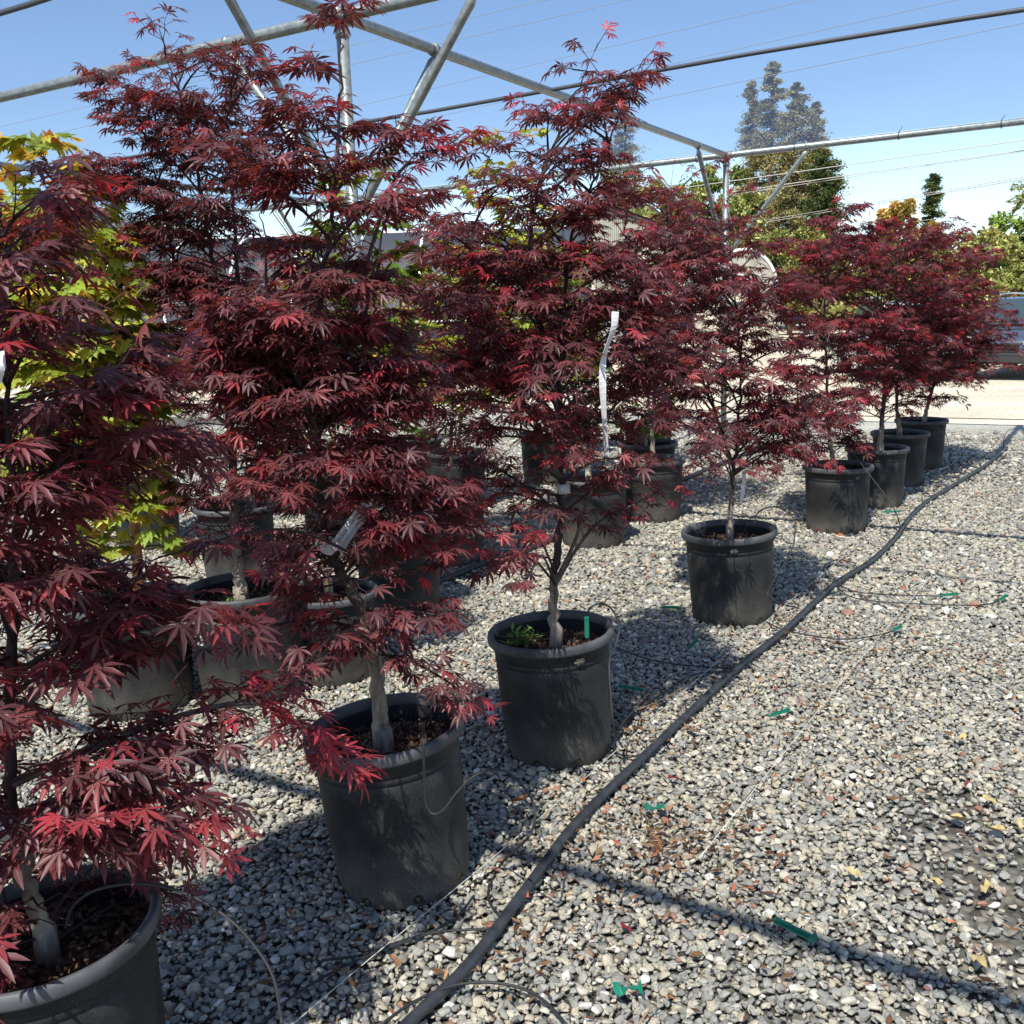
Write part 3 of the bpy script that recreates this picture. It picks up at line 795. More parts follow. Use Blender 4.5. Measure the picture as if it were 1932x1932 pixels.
        az = rng.uniform(0, 6.28); acc = 0; nxt = 0
        for i in range(1, len(C)):
            seg = np.linalg.norm(C[i] - C[i - 1]); acc += seg
            if C[i, 2] < zb: continue
            while acc > nxt:
                nxt += node * rng.uniform(.7, 1.3) if nxt else 0
                if nxt == 0: nxt = acc
                az += 1.57 + rng.normal(0, .5)
                f = rng.uniform(); p0 = C[i - 1] + (C[i] - C[i - 1]) * f
                for a in (az, az + math.pi):
                    if rng.uniform() < .15: continue
                    a += rng.normal(0, .35); f = rng.uniform(); p0 = C[i - 1] + (C[i] - C[i - 1]) * f; c, s = math.cos(a), math.sin(a)
                    x0 = (p0 - B) @ rv
                    guess = .25; zt = p0[2]
                    for _ in range(3):
                        L_, R_ = ext(zt); mx = (R_ - x0) if c > 0 else (x0 - L_); mx = max(mx, .03)
                        D = max(depth * (R_ - L_) / 2, .04)
                        rad = 1 / math.sqrt((c / mx) ** 2 + (s / D) ** 2)
                        zt = p0[2] + rad * flat
                    dtip = np.linalg.norm(C[-1] - p0)
                    if si == 0 or True:
                        pr, dl = st.get('thin', thin)
                        if rng.uniform() < pr * min(1, 1.6 * max(0, 1 - dtip / dl)): continue
                    rad = min(rad, .08 + st.get('taper', taper) * dtip)
                    rad *= rng.uniform(.62, 1.02)
                    topf = np.clip((p0[2] - zmin) / (zmax - zmin), 0, 1)
                    rise = rad * (rng.uniform(-.12, .75) * (flat / .3) + .35 * topf ** 2)
                    pe = p0 + rad * (c * rv + s * dv) + np.array([0, 0, rise])
                    if pe[2] > zmax + .02: pe[2] = zmax + .02 * rng.uniform()
                    primary(p0, pe, max(.0025, .0035 + .008 * min(rad, .7) * (lsize / .07)))
        T = C[-1] - C[-2]; T /= np.linalg.norm(T); twig(C[-1] - T * .03, T, .06, .002, 1.0)
    for k in keys:
        P = k['w'] if 'w' in k else [PV(x, y, B, (o[0] if o else 0)) for x, y, *o in k['p']]
        C = spline(P, 5)
        wood.tube(C, np.linspace(k.get('r', .007), .002, len(C)), 6, False, wtone(k.get('r', .007)))
        nn = len(C)
        for i in range(int(nn * k.get('f', .3)), nn, 2):
            T = C[i] - C[i - 1]; T /= np.linalg.norm(T); s_ = np.cross(T, [0, 0, 1.0]); s_ /= np.linalg.norm(s_)
            g = k.get('g', .16)
            for sg in (-1, 1):
                a = rng.uniform(.5, 1.1); d = math.cos(a) * T + sg * math.sin(a) * s_ + np.array([0, 0, rng.uniform(-.25, .1)]); d /= np.linalg.norm(d)
                twig(C[i], d, g * rng.uniform(.35, 1) * (1.15 - i / nn), .002, 1.0 if rng.uniform() < k.get('red', red) * (i / nn + .3) else 0)
        twig(C[-1], T, .05, .002, 1.0 if k.get('red', 0) > .3 else 0)
    LP = np.array(LP); LD = np.array(LD); LS = np.array(LS); LR = np.array(LR); LB = np.array(LB)
    if len(clear):                              # pruned spots where the trunk or a tag stays open to view
        v = LP - CAM; zz = v @ _f; qx = 966 + F * (v @ CR) / zz; qy = 966 - F * (v @ CU) / zz; keep = np.ones(len(LP), bool)
        for cx, cy, cr_ in clear: keep &= ~((np.hypot(qx - cx, qy - cy) < cr_) & (v[:, 0] * dv[0] + v[:, 1] * dv[1] < (B - CAM)[:2] @ dv[:2] + .05))
        LP, LD, LS, LR, LB = LP[keep], LD[keep], LS[keep], LR[keep], LB[keep]
    n = len(LP)
    if n < .93 * n_leaf and tries > 0:          # too sparse: grow it again with closer nodes
        k = min((n_leaf / n) ** .55, 1.7); again.update(node=node / k ** .8, twig_gap=twig_gap / k ** .8, tries=tries - 1)
        return grow(**again)
    if n > n_leaf:
        k = rng.permutation(n)[:n_leaf]; LP, LD, LS, LR, LB = LP[k], LD[k], LS[k], LR[k], LB[k]
    print(root.name, "leaves", n, "->", len(LP), "wood verts", wood.n)
    m_ = len(LP)
    if kind == 'red':
        tone = np.clip(base_tone + .01 + rng.normal(0, .17, m_) + (rng.uniform(size=m_) < .16) * .22, 0, .74)
        hot = LR > .5
        tone[hot] = rng.uniform(.62, 1.0, hot.sum())
        LS = np.where(hot, LS * .85, LS)
    else:
        tone = np.clip(rng.normal(.5, .2, m_) + LR * .3, 0, 1)
    tint = np.c_[tone, rng.uniform(0, 1, m_), np.zeros(m_)]
    off = np.asarray(root.location)
    me = leaves_mesh("foliage", LP - off, LD, LS, tint, kind, lod, rng, (LB - off) if lod == 0 else None)
    link("foliage", me, lmat, root, smooth=False)
    wood.V = [v - off for v in wood.V]
    wood.build("trunk", bark, root)


def maple(e, label, seed, near, name="potted_maple", cat="maple tree", group=None, tilt=(0, 0), scale=1.0, hs=1.0, yaw=None, sunny=(), **kw):
    B = E(*e)
    root = empty(name, B, label, cat, group)
    p = put_pot(root, seed, near, scale, tilt, yaw, hs)
    if sunny:                                   # low boughs added on the sunny side to cast leaf shadows on the pot
        ks = list(kw.get('keys', ()))
        for dx, t, z in sunny:
            c = B + np.array([0, 0, z]); n_ = np.array([SUN_TO[0], SUN_TO[1], 0]) / np.linalg.norm(SUN_TO[:2]); s_ = np.array([-n_[1], n_[0], 0])
            e = c + n_ * (POT_R * .8) + s_ * dx + SUN_TO * t
            ks.append(dict(w=[B + [0, 0, e[2] - .22], (B + [0, 0, e[2]] + e) / 2 + [0, 0, -.02], e], r=.005, f=.55, g=.09, red=.15))
        kw['keys'] = ks
    if kw: grow(root, B, seed=seed, **kw)
    return root, p, B


GR = "red maples in black nursery pots in the front row"
T1, P1, B1 = maple((-1.42, .84), "largest red maple at the lower left edge, its black pot cut by the corner", 1, True, group=GR, tilt=(0, -.04), yaw=.3,
    stems=[dict(p=[(85, 1765), (60, 1690), (35, 1580), (20, 1500), (18, 1300), (26, 1050), (22, 900), (10, 700), (2, 560), (-6, 420)], r=.018, zb=1590, taper=1.3)],
    env=[(385, -50, 50), (440, -120, 150), (520, -200, 185), (600, -300, 185), (700, -300, 250), (800, -320, 280), (900, -340, 320), (1000, -340, 260), (1100, -340, 235), (1200, -350, 320), (1300, -300, 520), (1390, -300, 520), (1460, -200, 380), (1540, -100, 300)],
    keys=[dict(p=[(22, 1480), (200, 1400), (380, 1340), (500, 1330), (590, 1395), (650, 1440)], red=.85, r=.009, f=.25, g=.22),
          dict(p=[(25, 1550, 0), (150, 1500, -.15), (300, 1510, -.2), (390, 1570, -.25)], red=.5, r=.008, f=.35, g=.18),
          dict(p=[(35, 1590, 0), (90, 1570, -.12), (150, 1590, -.22)], red=.0, r=.005, f=.6, g=.06),
          dict(p=[(22, 1350, 0), (180, 1230, -.1), (330, 1180, -.15), (440, 1180, -.2)], red=.3, r=.009, f=.3, g=.2)],
    thin=(.35, .5), clear=[(75, 1680, 60), (170, 1700, 95), (60, 1600, 30), (85, 1745, 60), (378, 1206, 40), (452, 1080, 50), (290, 1180, 40), (150, 480, 55), (200, 600, 55), (140, 690, 45)], scale=.85, hs=1.1, n_leaf=2600, lsize=.070, red=.07, node=.085, depth=.8, base_tone=.34, pale_to=.22)
T2, P2, B2 = maple((-1.372, 1.707), "tall red maple whose kinked grafted trunk carries a printed white tag", 2, True, group=GR, tilt=(.0, -.085), yaw=2.45,
    stems=[dict(p=[(722, 1385), (716, 1330), (708, 1250), (698, 1185), (672, 1130), (640, 1075), (616, 1035), (606, 960), (600, 860), (592, 740), (600, 600), (620, 450), (638, 300), (642, 180), (642, 90), (650, 20)], r=.023, zb=1090),
           dict(p=[(600, 860), (570, 740), (520, 620), (500, 480), (495, 380)], r=.012, zb=900, off=-.1),
           dict(p=[(600, 820, 0), (640, 700, .1), (700, 560, .15), (730, 400, .15), (800, 290, .1)], r=.010, zb=900)],
    env=[(8, 610, 690), (60, 600, 700), (110, 590, 750), (160, 590, 715), (220, 560, 710), (265, 520, 760), (320, 470, 830), (400, 420, 850), (500, 400, 830), (600, 390, 800), (700, 390, 790), (800, 410, 810), (900, 440, 830), (960, 500, 870), (1000, 550, 900), (1060, 560, 930), (1130, 560, 860), (1200, 590, 830), (1260, 620, 790)],
    keys=[dict(p=[(704, 1230, 0), (780, 1250, -.08), (850, 1290, -.12), (890, 1330, -.15)], red=.55, r=.005, f=.35, g=.10),
          dict(p=[(698, 1190, 0), (600, 1170, -.05), (520, 1180, -.1), (440, 1215, -.1)], red=.1, r=.005, f=.35, g=.09),
          dict(p=[(690, 1150, 0), (760, 1150, -.1), (820, 1160, -.15)], red=.05, r=.006, f=.2, g=.16),
          dict(p=[(690, 1165, 0), (650, 1185, -.05), (610, 1225, -.08)], red=.05, r=.005, f=.2, g=.12),
          dict(p=[(700, 1190, 0), (720, 1200, -.08), (745, 1235, -.12)], red=.05, r=.005, f=.2, g=.12),
          dict(p=[(650, 640, 0), (740, 350, .0), (800, 300, 0), (862, 262, 0)], red=.7, r=.006, f=.35, g=.14),
          dict(p=[(610, 1000, 0), (760, 1080, .1), (860, 1020, .1), (980, 1010, .1)], red=.7, r=.006, f=.35, g=.16)],
    thin=(.8, .9), clear=[(660, 985, 34), (640, 1010, 34), (625, 1040, 40), (650, 1085, 42), (675, 1130, 40), (700, 1300, 60), (715, 1370, 70)], scale=0.885, hs=1.13, sunny=((.12, .8, .22), (-.12, .95, .35)), n_leaf=4300, lsize=0.058, red=.10, node=.078, depth=.7, base_tone=.33, pale_to=.30)
T3, P3, B3 = maple((-1.374, 2.50), "red maple with a forked top and a long white ribbon tag hanging in its crown", 3, True, group=GR, tilt=(0, -.05), yaw=.9,
    stems=[dict(p=[(1047, 1195), (1043, 1130), (1050, 1070), (1056, 1000), (1060, 920), (1062, 820), (1055, 700), (1065, 560), (1085, 420), (1140, 300), (1175, 200), (1215, 118)], r=.019, zb=980),
           dict(p=[(1062, 820), (1040, 700), (1000, 520), (1010, 380), (1060, 230), (1100, 150), (1128, 80)], r=.013, zb=820, off=.05),
           dict(p=[(1058, 900, 0), (1000, 780, -.05), (930, 620, -.1), (890, 460, -.1), (940, 250, -.1)], r=.011, zb=860)],
    env=[(72, 1110, 1140), (118, 1080, 1235), (160, 1030, 1230), (220, 930, 1220), (300, 880, 1190), (350, 860, 1160), (430, 810, 1150), (500, 800, 1210), (600, 800, 1300), (700, 780, 1330), (800, 790, 1310), (880, 820, 1290), (960, 900, 1250), (1020, 960, 1120)],
    keys=[dict(p=[(1050, 1100, 0), (1085, 1040, .02), (1130, 985, .04), (1200, 950, .06), (1290, 910, .05)], red=.25, r=.008, f=.35, g=.20),
          dict(p=[(1052, 1090, 0), (1085, 1020, -.05), (1110, 940, -.1), (1140, 870, -.1)], red=.3, r=.008, f=.45, g=.16),
          dict(p=[(1058, 960, 0), (960, 930, -.05), (900, 960, -.1), (860, 1030, -.1)], red=.6, r=.006, f=.3, g=.16),
          dict(p=[(1050, 1060, 0), (1020, 1050, -.02), (1005, 1075, -.03)], red=0, r=.003, f=.9, g=.03)],
    thin=(.7, .7), clear=[(1060, 930, 30), (1052, 1050, 42), (1045, 1110, 50), (1140, 620, 30), (1140, 700, 30), (1143, 780, 30), (1145, 850, 30)], scale=0.9, hs=1.1, sunny=((.10, .75, .28), (.0, .8, .2), (.14, .85, .15)), n_leaf=4300, lsize=0.058, red=.11, node=.078, depth=.85, base_tone=.32, pale_to=.16)
T4, P4, B4 = maple((-1.332, 4.02), "open red maple with a bare lower trunk, fourth in the front row", 4, True, group=GR, tilt=(0, -.045), yaw=.35,
    stems=[dict(p=[(1378, 1002), (1378, 940), (1384, 880), (1392, 820), (1398, 720), (1392, 600), (1380, 500), (1372, 410)], r=.015, zb=900),
           dict(p=[(1384, 880, 0), (1350, 780, 0), (1320, 700, 0), (1300, 600, 0), (1290, 480, 0)], r=.011, zb=820)],
    env=[(400, 1330, 1400), (440, 1270, 1450), (500, 1230, 1510), (560, 1200, 1530), (650, 1190, 1535), (720, 1220, 1540), (800, 1240, 1555), (850, 1260, 1550), (900, 1300, 1520), (930, 1340, 1450)],
    keys=[dict(p=[(1382, 900, 0), (1430, 850, -.05), (1490, 850, -.1), (1550, 870, -.1)], red=.6, r=.006, f=.35, g=.14)],
    taper=1.4, clear=[(1382, 900, 30), (1380, 960, 40)], scale=0.95, hs=1.05, sunny=((.0, .85, .30), (-.06, .9, .2), (.05, .95, .12)), n_leaf=3100, lsize=0.064, red=.07, node=.09, depth=.85, base_tone=.30, pale_to=.25)
T5, P5, B5 = maple((-1.33, 5.93), "slim red maple leaning left in a dusty pot, fifth in the row", 5, True, group=GR,
    stems=[dict(p=[(1574, 880), (1566, 830), (1562, 770), (1560, 700), (1556, 600), (1562, 500), (1580, 390)], r=.018, zb=850)],
    env=[(380, 1560, 1605), (430, 1510, 1650), (500, 1460, 1690), (560, 1440, 1690), (650, 1450, 1680), (740, 1465, 1660), (800, 1490, 1645), (860, 1500, 1630)],
    taper=1.4, scale=0.95, hs=1.05, sunny=((.12, .9, .25), (.1, .95, .1)), n_leaf=3000, lsize=0.066, lod=1, red=.22, node=.085, base_tone=.42, pale_to=.3)
T6, P6, B6 = maple((-1.27, 6.77), "dense red maple on a stout pale trunk, sixth in the row", 6, False, group=GR,
    stems=[dict(p=[(1660, 848), (1664, 800), (1668, 740), (1668, 640), (1650, 520), (1640, 400)], r=.024, zb=790),
           dict(p=[(1666, 760, 0), (1700, 680, .1), (1720, 560, .1), (1730, 450, .1)], r=.014, zb=760)],
    env=[(380, 1600, 1680), (420, 1540, 1720), (480, 1490, 1780), (560, 1480, 1810), (660, 1510, 1810), (720, 1560, 1770), (790, 1600, 1740)],
    taper=2.2, scale=0.95, hs=1.05, n_leaf=3800, lsize=0.066, lod=1, red=.12, node=.075, base_tone=.36, pale_to=.25)
T7, P7, B7 = maple((-1.27, 7.61), "dense red maple on a thin dark trunk, seventh in the row", 7, False, group=GR,
    stems=[dict(p=[(1698, 815), (1692, 770), (1696, 700), (1720, 600), (1740, 450)], r=.020, zb=760),
           dict(p=[(1696, 700, 0), (1750, 640, 0), (1790, 560, 0), (1810, 480, 0)], r=.012, zb=700)],
    env=[(410, 1660, 1770), (460, 1620, 1840), (540, 1610, 1870), (640, 1620, 1870), (700, 1640, 1850), (750, 1680, 1790)],
    taper=2.0, scale=0.96, hs=1.04, sunny=((.02, .9, .2), (.05, .95, .3)), n_leaf=3600, lsize=0.066, lod=1, red=.14, node=.075, base_tone=.38, pale_to=.3)
T8, P8, B8 = maple((-1.26, 8.5), "farthest red maple of the row, spreading wide in front of the parked cars", 8, False, group=GR,
    stems=[dict(p=[(1744, 792), (1754, 750), (1770, 690), (1800, 600), (1830, 500)], r=.020, zb=755),
           dict(p=[(1754, 750, 0), (1780, 690, 0), (1830, 650, 0), (1900, 560, 0)], r=.012, zb=740),
           dict(p=[(1754, 740, 0), (1750, 650, 0), (1765, 540, 0), (1790, 450, 0)], r=.012, zb=740)],
    env=[(430, 1770, 1830), (470, 1720, 1870), (530, 1700, 1890), (600, 1700, 1900), (640, 1700, 1945), (700, 1720, 1930), (750, 1735, 1800)],
    taper=2.2, scale=0.96, hs=1.04, sunny=((-.02, .9, .2), (.0, .95, .3)), n_leaf=3800, lsize=0.066, lod=1, red=.16, node=.075, base_tone=.38, pale_to=.3)

# second row
GR2 = "potted maples in the second row"
T9, P9, B9 = maple((-2.6, 2.42), "tallest red maple at the left in a big pot with a white barcode label", 12, True, group=GR2, scale=1.03, tilt=(0, -.02), yaw=1.9,
    stems=[dict(p=[(454, 1115), (448, 1060), (440, 960), (436, 850), (430, 700), (412, 560), (390, 430), (368, 300), (340, 180), (305, 75)], r=.026, zb=1010),
           dict(p=[(432, 760, 0), (380, 640, .05), (330, 500, .1), (300, 350, .1), (260, 200, .1)], r=.012, zb=720),
           dict(p=[(430, 720, 0), (450, 560, -.05), (440, 400, -.1), (430, 250, -.1), (440, 150, -.1)], r=.012, zb=700)],
    env=[(72, 285, 325), (110, 240, 400), (150, 200, 470), (210, 180, 500), (280, 170, 510), (330, 140, 480), (400, 190, 450), (450, 240, 440), (550, 220, 460), (650, 250, 520), (750, 260, 560), (850, 300, 560), (950, 330, 600), (1050, 380, 540)],
    keys=[dict(p=[(410, 500, 0), (300, 390, 0), (190, 330, 0), (100, 318, 0)], red=.1, r=.006, f=.4, g=.15)],
    thin=(.35, .4), clear=[(452, 1080, 45)], n_leaf=4800, lsize=0.056, lod=0, red=.12, node=.08, depth=.85, base_tone=.26, pale_to=.25)
T10, P10, B10 = maple((-2.89, 2.15), "lime green maple with orange coral bark behind the lower left red maple", 13, True, group=GR2, yaw=.5,
    stems=[dict(p=[(262, 1140), (258, 1060), (250, 960), (225, 800), (190, 620), (160, 480), (85, 300)], r=.026, zb=960),
           dict(p=[(250, 960, 0), (180, 800, 0), (110, 660, 0), (60, 500, 0), (30, 380, 0)], r=.014, zb=900),
           dict(p=[(250, 960, 0), (240, 760, .1), (230, 600, .1), (225, 480, .1)], r=.012, zb=900)],
    env=[(290, 50, 100), (350, -20, 130), (420, -60, 190), (500, -80, 225), (600, -60, 250), (700, -40, 260), (800, 0, 270), (900, 60, 270), (960, 160, 310)],
    n_leaf=2500, lsize=.080, lod=1, kind='green', lmat=LIME, bark=BARK_CORAL, red=.12, node=.08, depth=1.0, pale_to=1.3)
T11, P11, B11 = maple((-2.45, 2.69), "dark red maple crowded behind the kinked trunk, its pot mostly in shade", 14, True, group=GR2, scale=.85,
    stems=[dict(p=[(618, 1088), (605, 980), (600, 850), (585, 700), (570, 560)], r=.016, zb=960)],
    env=[(520, 540, 600), (600, 500, 660), (750, 500, 700), (880, 480, 720), (960, 520, 700)],
    n_leaf=900, lsize=.072, lod=1, red=.03, node=.09, base_tone=.2)
T12, P12, B12 = maple((-2.75, 3.5), "bright green maple with a bare whitish trunk beside the galvanised post", 15, True, group=GR2, yaw=2.0,
    stems=[dict(p=[(730, 992), (727, 900), (722, 800), (715, 650), (700, 480), (680, 330)], r=.020, zb=820)],
    env=[(325, 650, 700), (400, 630, 760), (500, 630, 800), (600, 650, 790), (700, 650, 770), (800, 680, 780)],
    n_leaf=700, lsize=.075, lod=1, kind='green', lmat=GREEN, bark=BARK_PALE, red=.03, node=.12, pale_to=.9)
T13, P13, B13 = maple((-2.51, 5.04), "green maple whose light crown tops out above the forked red maple", 16, True, group=GR2,
    stems=[dict(p=[(1112, 905), (1100, 820), (1070, 700), (1045, 560), (1000, 400), (950, 260)], r=.020, zb=760),
           dict(p=[(1070, 700, 0), (1010, 640, 0), (930, 560, 0), (880, 440, 0)], r=.010, zb=740)],
    env=[(240, 890, 1000), (300, 870, 1010), (340, 900, 1010), (420, 840, 1050), (500, 820, 1110), (600, 830, 1130), (700, 860, 1120), (770, 880, 1110)],
    n_leaf=1300, lsize=.078, lod=1, kind='green', lmat=LIME, bark=BARK_PALE, red=.05, node=.10, pale_to=.9)
T14, P14, B14 = maple((-2.47, 5.82), "broad red maple behind the gap between third and fourth pots of the row", 17, True, group=GR2,
    stems=[dict(p=[(1232, 868), (1232, 800), (1238, 700), (1245, 560), (1260, 420), (1270, 320)], r=.020, zb=790),
           dict(p=[(1235, 720, 0), (1290, 600, 0), (1340, 480, 0), (1375, 370, 0)], r=.012, zb=700),
           dict(p=[(1235, 700, 0), (1200, 560, 0), (1180, 460, 0), (1170, 360, 0)], r=.010, zb=700)],
    env=[(312, 1230, 1300), (350, 1120, 1370), (400, 1095, 1420), (450, 1100, 1440), (520, 1110, 1440), (620, 1120, 1400), (720, 1120, 1360), (800, 1140, 1330)],
    taper=1.4, n_leaf=3600, lsize=.064, lod=1, red=.16, node=.08, base_tone=.36, pale_to=.3)
GR3 = "potted plants in the rows farther back"
back = [((-2.81, 6.55), "small green shrub in a black pot behind the second row, right of the red crowns", 'g', .62, 21, (1209, 640)),
        ((-3.9, 3.6), "short red maple in a black pot left of the galvanised post", 'r', .85, 22, None),
        ((-3.05, 4.35), "low red maple in a black pot just right of the galvanised post", 'r', .9, 23, None),
        ((-4.2, 4.7), "lime maple in a black pot behind the galvanised post", 'l', .9, 24, None),
        ((-3.9, 5.7), "lime maple in a black pot with yellow leaves, in front of the dark hoop house", 'l', .95, 25, None),
        ((-3.8, 6.8), "green maple in a black pot in the middle of the third row", 'g', .9, 26, None),
        ((-3.3, 7.7), "red maple in a black pot at the end of the third row", 'r', .85, 27, None),
        ((-5.0, 3.9), "lime green maple standing in the back left corner of the rows", 'l', .95, 28, None),
        ((-5.2, 5.3), "red maple in the fourth row behind the lime maples", 'r', .9, 29, None),
        ((-4.7, 6.3), "lime green maple in the fourth row in front of the dark hoop house", 'l', .9, 30, None),
        ((-4.3, 8.2), "green maple farthest back at the edge of the road", 'g', .8, 31, None)]


def px_of(P):
    v = np.asarray(P, float) - CAM; z = v @ _f
    return 966 + F * (v @ CR) / z, 966 - F * (v @ CU) / z


for e, lab, k, h, sd, _ in back:
    B = E(*e); rr = random.Random(sd)
    bx, by = px_of(B + [0, 0, .39]); top = 1.05 + 1.25 * h * rr.uniform(.85, 1.1) if sd != 21 else .95
    tx, ty = px_of(B + [0, 0, top]); sc = F / np.linalg.norm(B[:2]); w = .42 * sc * (1 if sd != 21 else .6)
    d = by - ty
    kw = dict(n_leaf=800 if sd != 21 else 260, lsize=.075, lod=1, node=.10)
    if k == 'r': kw.update(red=.08, base_tone=.28)
    else: kw.update(kind='green', lmat=LIME if k == 'l' else GREEN, bark=BARK_CORAL if k == 'l' else BARK_PALE, red=.06, pale_to=1.0)
    maple(e, lab, sd, False, group=GR3, cat="maple tree" if sd != 21 else "shrub", name="potted_maple" if sd != 21 else "potted_shrub",
          stems=[dict(p=[(bx, by), (bx + rr.uniform(-8, 8), by - d * .3), (bx + rr.uniform(-20, 20), by - d * .65), (tx + rr.uniform(-25, 25), ty)], r=.018, zb=by - d * .22)],
          env=[(ty, tx - w * .2, tx + w * .2), (ty + d * .25, tx - w * .7, tx + w * .7), (ty + d * .6, tx - w, tx + w), (ty + d * .85, tx - w * .6, tx + w * .6)], **kw)

# ------------------------------------------------------------------ labels and ribbons on the plants
def strip(name, P, w, side, mtl, parent=None, thick=.0012):
    """a ribbon of real thickness along P; side = direction of its width at each point"""
    P = np.asarray(P, float); side = np.asarray(side, float)
    if side.ndim == 1: side = np.tile(side, (len(P), 1))
    T = np.gradient(P, axis=0); T /= np.linalg.norm(T, axis=1, keepdims=True)
    side = side - (side * T).sum(1, keepdims=True) * T; side /= np.linalg.norm(side, axis=1, keepdims=True)
    n = np.cross(T, side); mb = MB(); m_ = len(P); w = np.broadcast_to(w, (m_,))[:, None] / 2
    V = np.concatenate([P - side * w - n * thick / 2, P + side * w - n * thick / 2, P + side * w + n * thick / 2, P - side * w + n * thick / 2])
    Fc = []
    for i in range(m_ - 1):
        for a, b in ((0, 1), (1, 2), (2, 3), (3, 0)): Fc.append((a * m_ + i, a * m_ + i + 1, b * m_ + i + 1, b * m_ + i))
    Fc += [(0, m_, 2 * m_, 3 * m_), (m_ - 1, 4 * m_ - 1, 3 * m_ - 1, 2 * m_ - 1)]
    mb.add(V, Fc)
    return mb.build(name, mtl, parent, smooth=False)


def text_mesh(s, size, mtl, name="print", parent=None):
    cu = bpy.data.curves.new("lettering", 'FONT'); cu.body = s; cu.size = size; cu.extrude = .0002; cu.align_x = 'LEFT'; cu.align_y = 'CENTER'
    t = bpy.data.objects.new("lettering", cu); col.objects.link(t)
    dg = bpy.context.evaluated_depsgraph_get(); me = bpy.data.meshes.new_from_object(t.evaluated_get(dg))
    bpy.data.objects.remove(t); bpy.data.curves.remove(cu)
    o = link(name, me, None, parent, smooth=False); me.materials.clear(); me.materials.append(mtl)
    return o


def view_right(B):
    d = np.array([B[0], B[1], 0]); d /= np.linalg.norm(d); return np.array([d[1], -d[0], 0]), d


rv2, dv2 = view_right(B2)
a_ = PV(690, 950, B2, -.07); b_ = PV(628, 1034, B2, -.07)
rt = empty("plant_tag", b_, "white printed loop tag slanting off the kinked maple trunk above its graft", "plant tag")
dirn = (b_ - a_) / np.linalg.norm(b_ - a_)
nrm = -dv2 + np.array([0, 0, .25]); nrm -= (nrm @ dirn) * dirn; nrm /= np.linalg.norm(nrm)
upv = np.cross(nrm, dirn)
L_ = np.linalg.norm(b_ - a_)
P = np.array([a_ + dirn * L_ * t + nrm * .006 * math.sin(t * 3.1) for t in np.linspace(0, 1, 9)])
so = strip("band", P - b_, .024, upv, TAGM, rt)
P = np.array([a_ + dirn * L_ * t - nrm * .012 - upv * (-.012 - .006 * t) for t in np.linspace(0, 1, 9)])
strip("band", P - b_, .022, upv * .8 + nrm * .5, TAGM, rt)
tx = text_mesh("PLEASE DO NOT REMOVE THIS TAG", .0140, INK, "print", rt)
M3 = Matrix(((dirn[0], upv[0], nrm[0]), (dirn[1], upv[1], nrm[1]), (dirn[2], upv[2], nrm[2])))
wdt = tx.dimensions[0] if tx.dimensions[0] > 0 else .2
k_ = (L_ * .97) / wdt
o4 = M3.to_4x4(); tx.matrix_local = Matrix.Translation(Vector(a_ - b_ + dirn * .004 + nrm * .0068)) @ o4 @ Matrix.Diagonal((k_, k_ * 1.5, 1, 1))
P = [PV(x, y, B2, o) for x, y, o in ((600, 1010, -.03), (606, 1026, -.055), (622, 1036, -.06), (632, 1030, -.05))]
strip("band", spline(P, 4) - b_, .034, np.array([0, 0, 1.0]) + rv2 * .3, TAGM, rt)

rv3, dv3 = view_right(B3)
P = spline([PV(x, y, B3, o) for x, y, o in ((1161, 588, -.36), (1158, 618, -.37), (1146, 652, -.37), (1138, 682, -.36), (1137, 720, -.37), (1139, 770, -.37), (1145, 862, -.37))], 4)
sd = np.array([rv3 * (1 - .5 * math.sin(t * 5) ** 2) + dv3 * .8 * math.sin(t * 5) for t in np.linspace(0, 1, len(P))])
tag(strip("ribbon_tag", P, .022, sd, TAGM), "long white ribbon tag hanging straight down in the forked maple's crown", "ribbon")
for nm, B, x, y, r, lab in (("trunk_band", B3, 1063, 922, .024, "clear plastic band wrapped round the forked maple's trunk"), ("trunk_band", B1, 20, 1556, .036, "clear plastic band wrapped round the lower left maple's trunk")):
    c = PV(x, y, B, 0); mb = MB(); mb.tube([c - [0, 0, .016], c + [0, 0, .016]], r, 16); tag(mb.build(nm, TAGM), lab, "band")
rv1, dv1 = view_right(B1)
P = spline([PV(x, y, B1, o) for x, y, o in ((42, 1566, -.04), (60, 1540, -.06), (85, 1532, -.07), (108, 1528, -.07))], 4)
rt = empty("plant_tag", P[0], "crumpled clear tag end reading TAG on the lower left maple's trunk", "plant tag")
strip("band", P - P[0], np.linspace(.018, .034, len(P)), np.array([0, 0, 1.0]), TAGM, rt)
tx = text_mesh("TAG", .018, INK, "print", rt); 
M3 = Matrix(((rv1[0], 0, -dv1[0]), (rv1[1], 0, -dv1[1]), (0, 1, 0))); tx.matrix_local = Matrix.Translation(Vector(PV(84, 1534, B1, -.078) - P[0])) @ M3.to_4x4()
P = spline([PV(x, y, B1, o) for x, y, o in ((0, 662, -.25), (2, 690, -.27), (-6, 722, -.26))], 4)
tag(strip("ribbon_tag", P, .012, rv1, TAGM), "short white ribbon tag at the left edge among dark red leaves", "ribbon")
P = spline([PV(x, y, B4, -.05) for x, y in ((1404, 888), (1403, 915), (1399, 945))], 4)
tag(strip("ribbon_tag", P, .020, view_right(B4)[0], TAGM), "short pale tag hanging beside the bare trunk of the fourth maple", "ribbon")
P = spline([PV(x, y, B11, -.1) for x, y in ((652, 905), (658, 918), (662, 930))], 4)
tag(strip("ribbon_tag", P, .022, rv2, TAGM), "tiny white tag in the shade between the dark pots at the centre left", "ribbon")


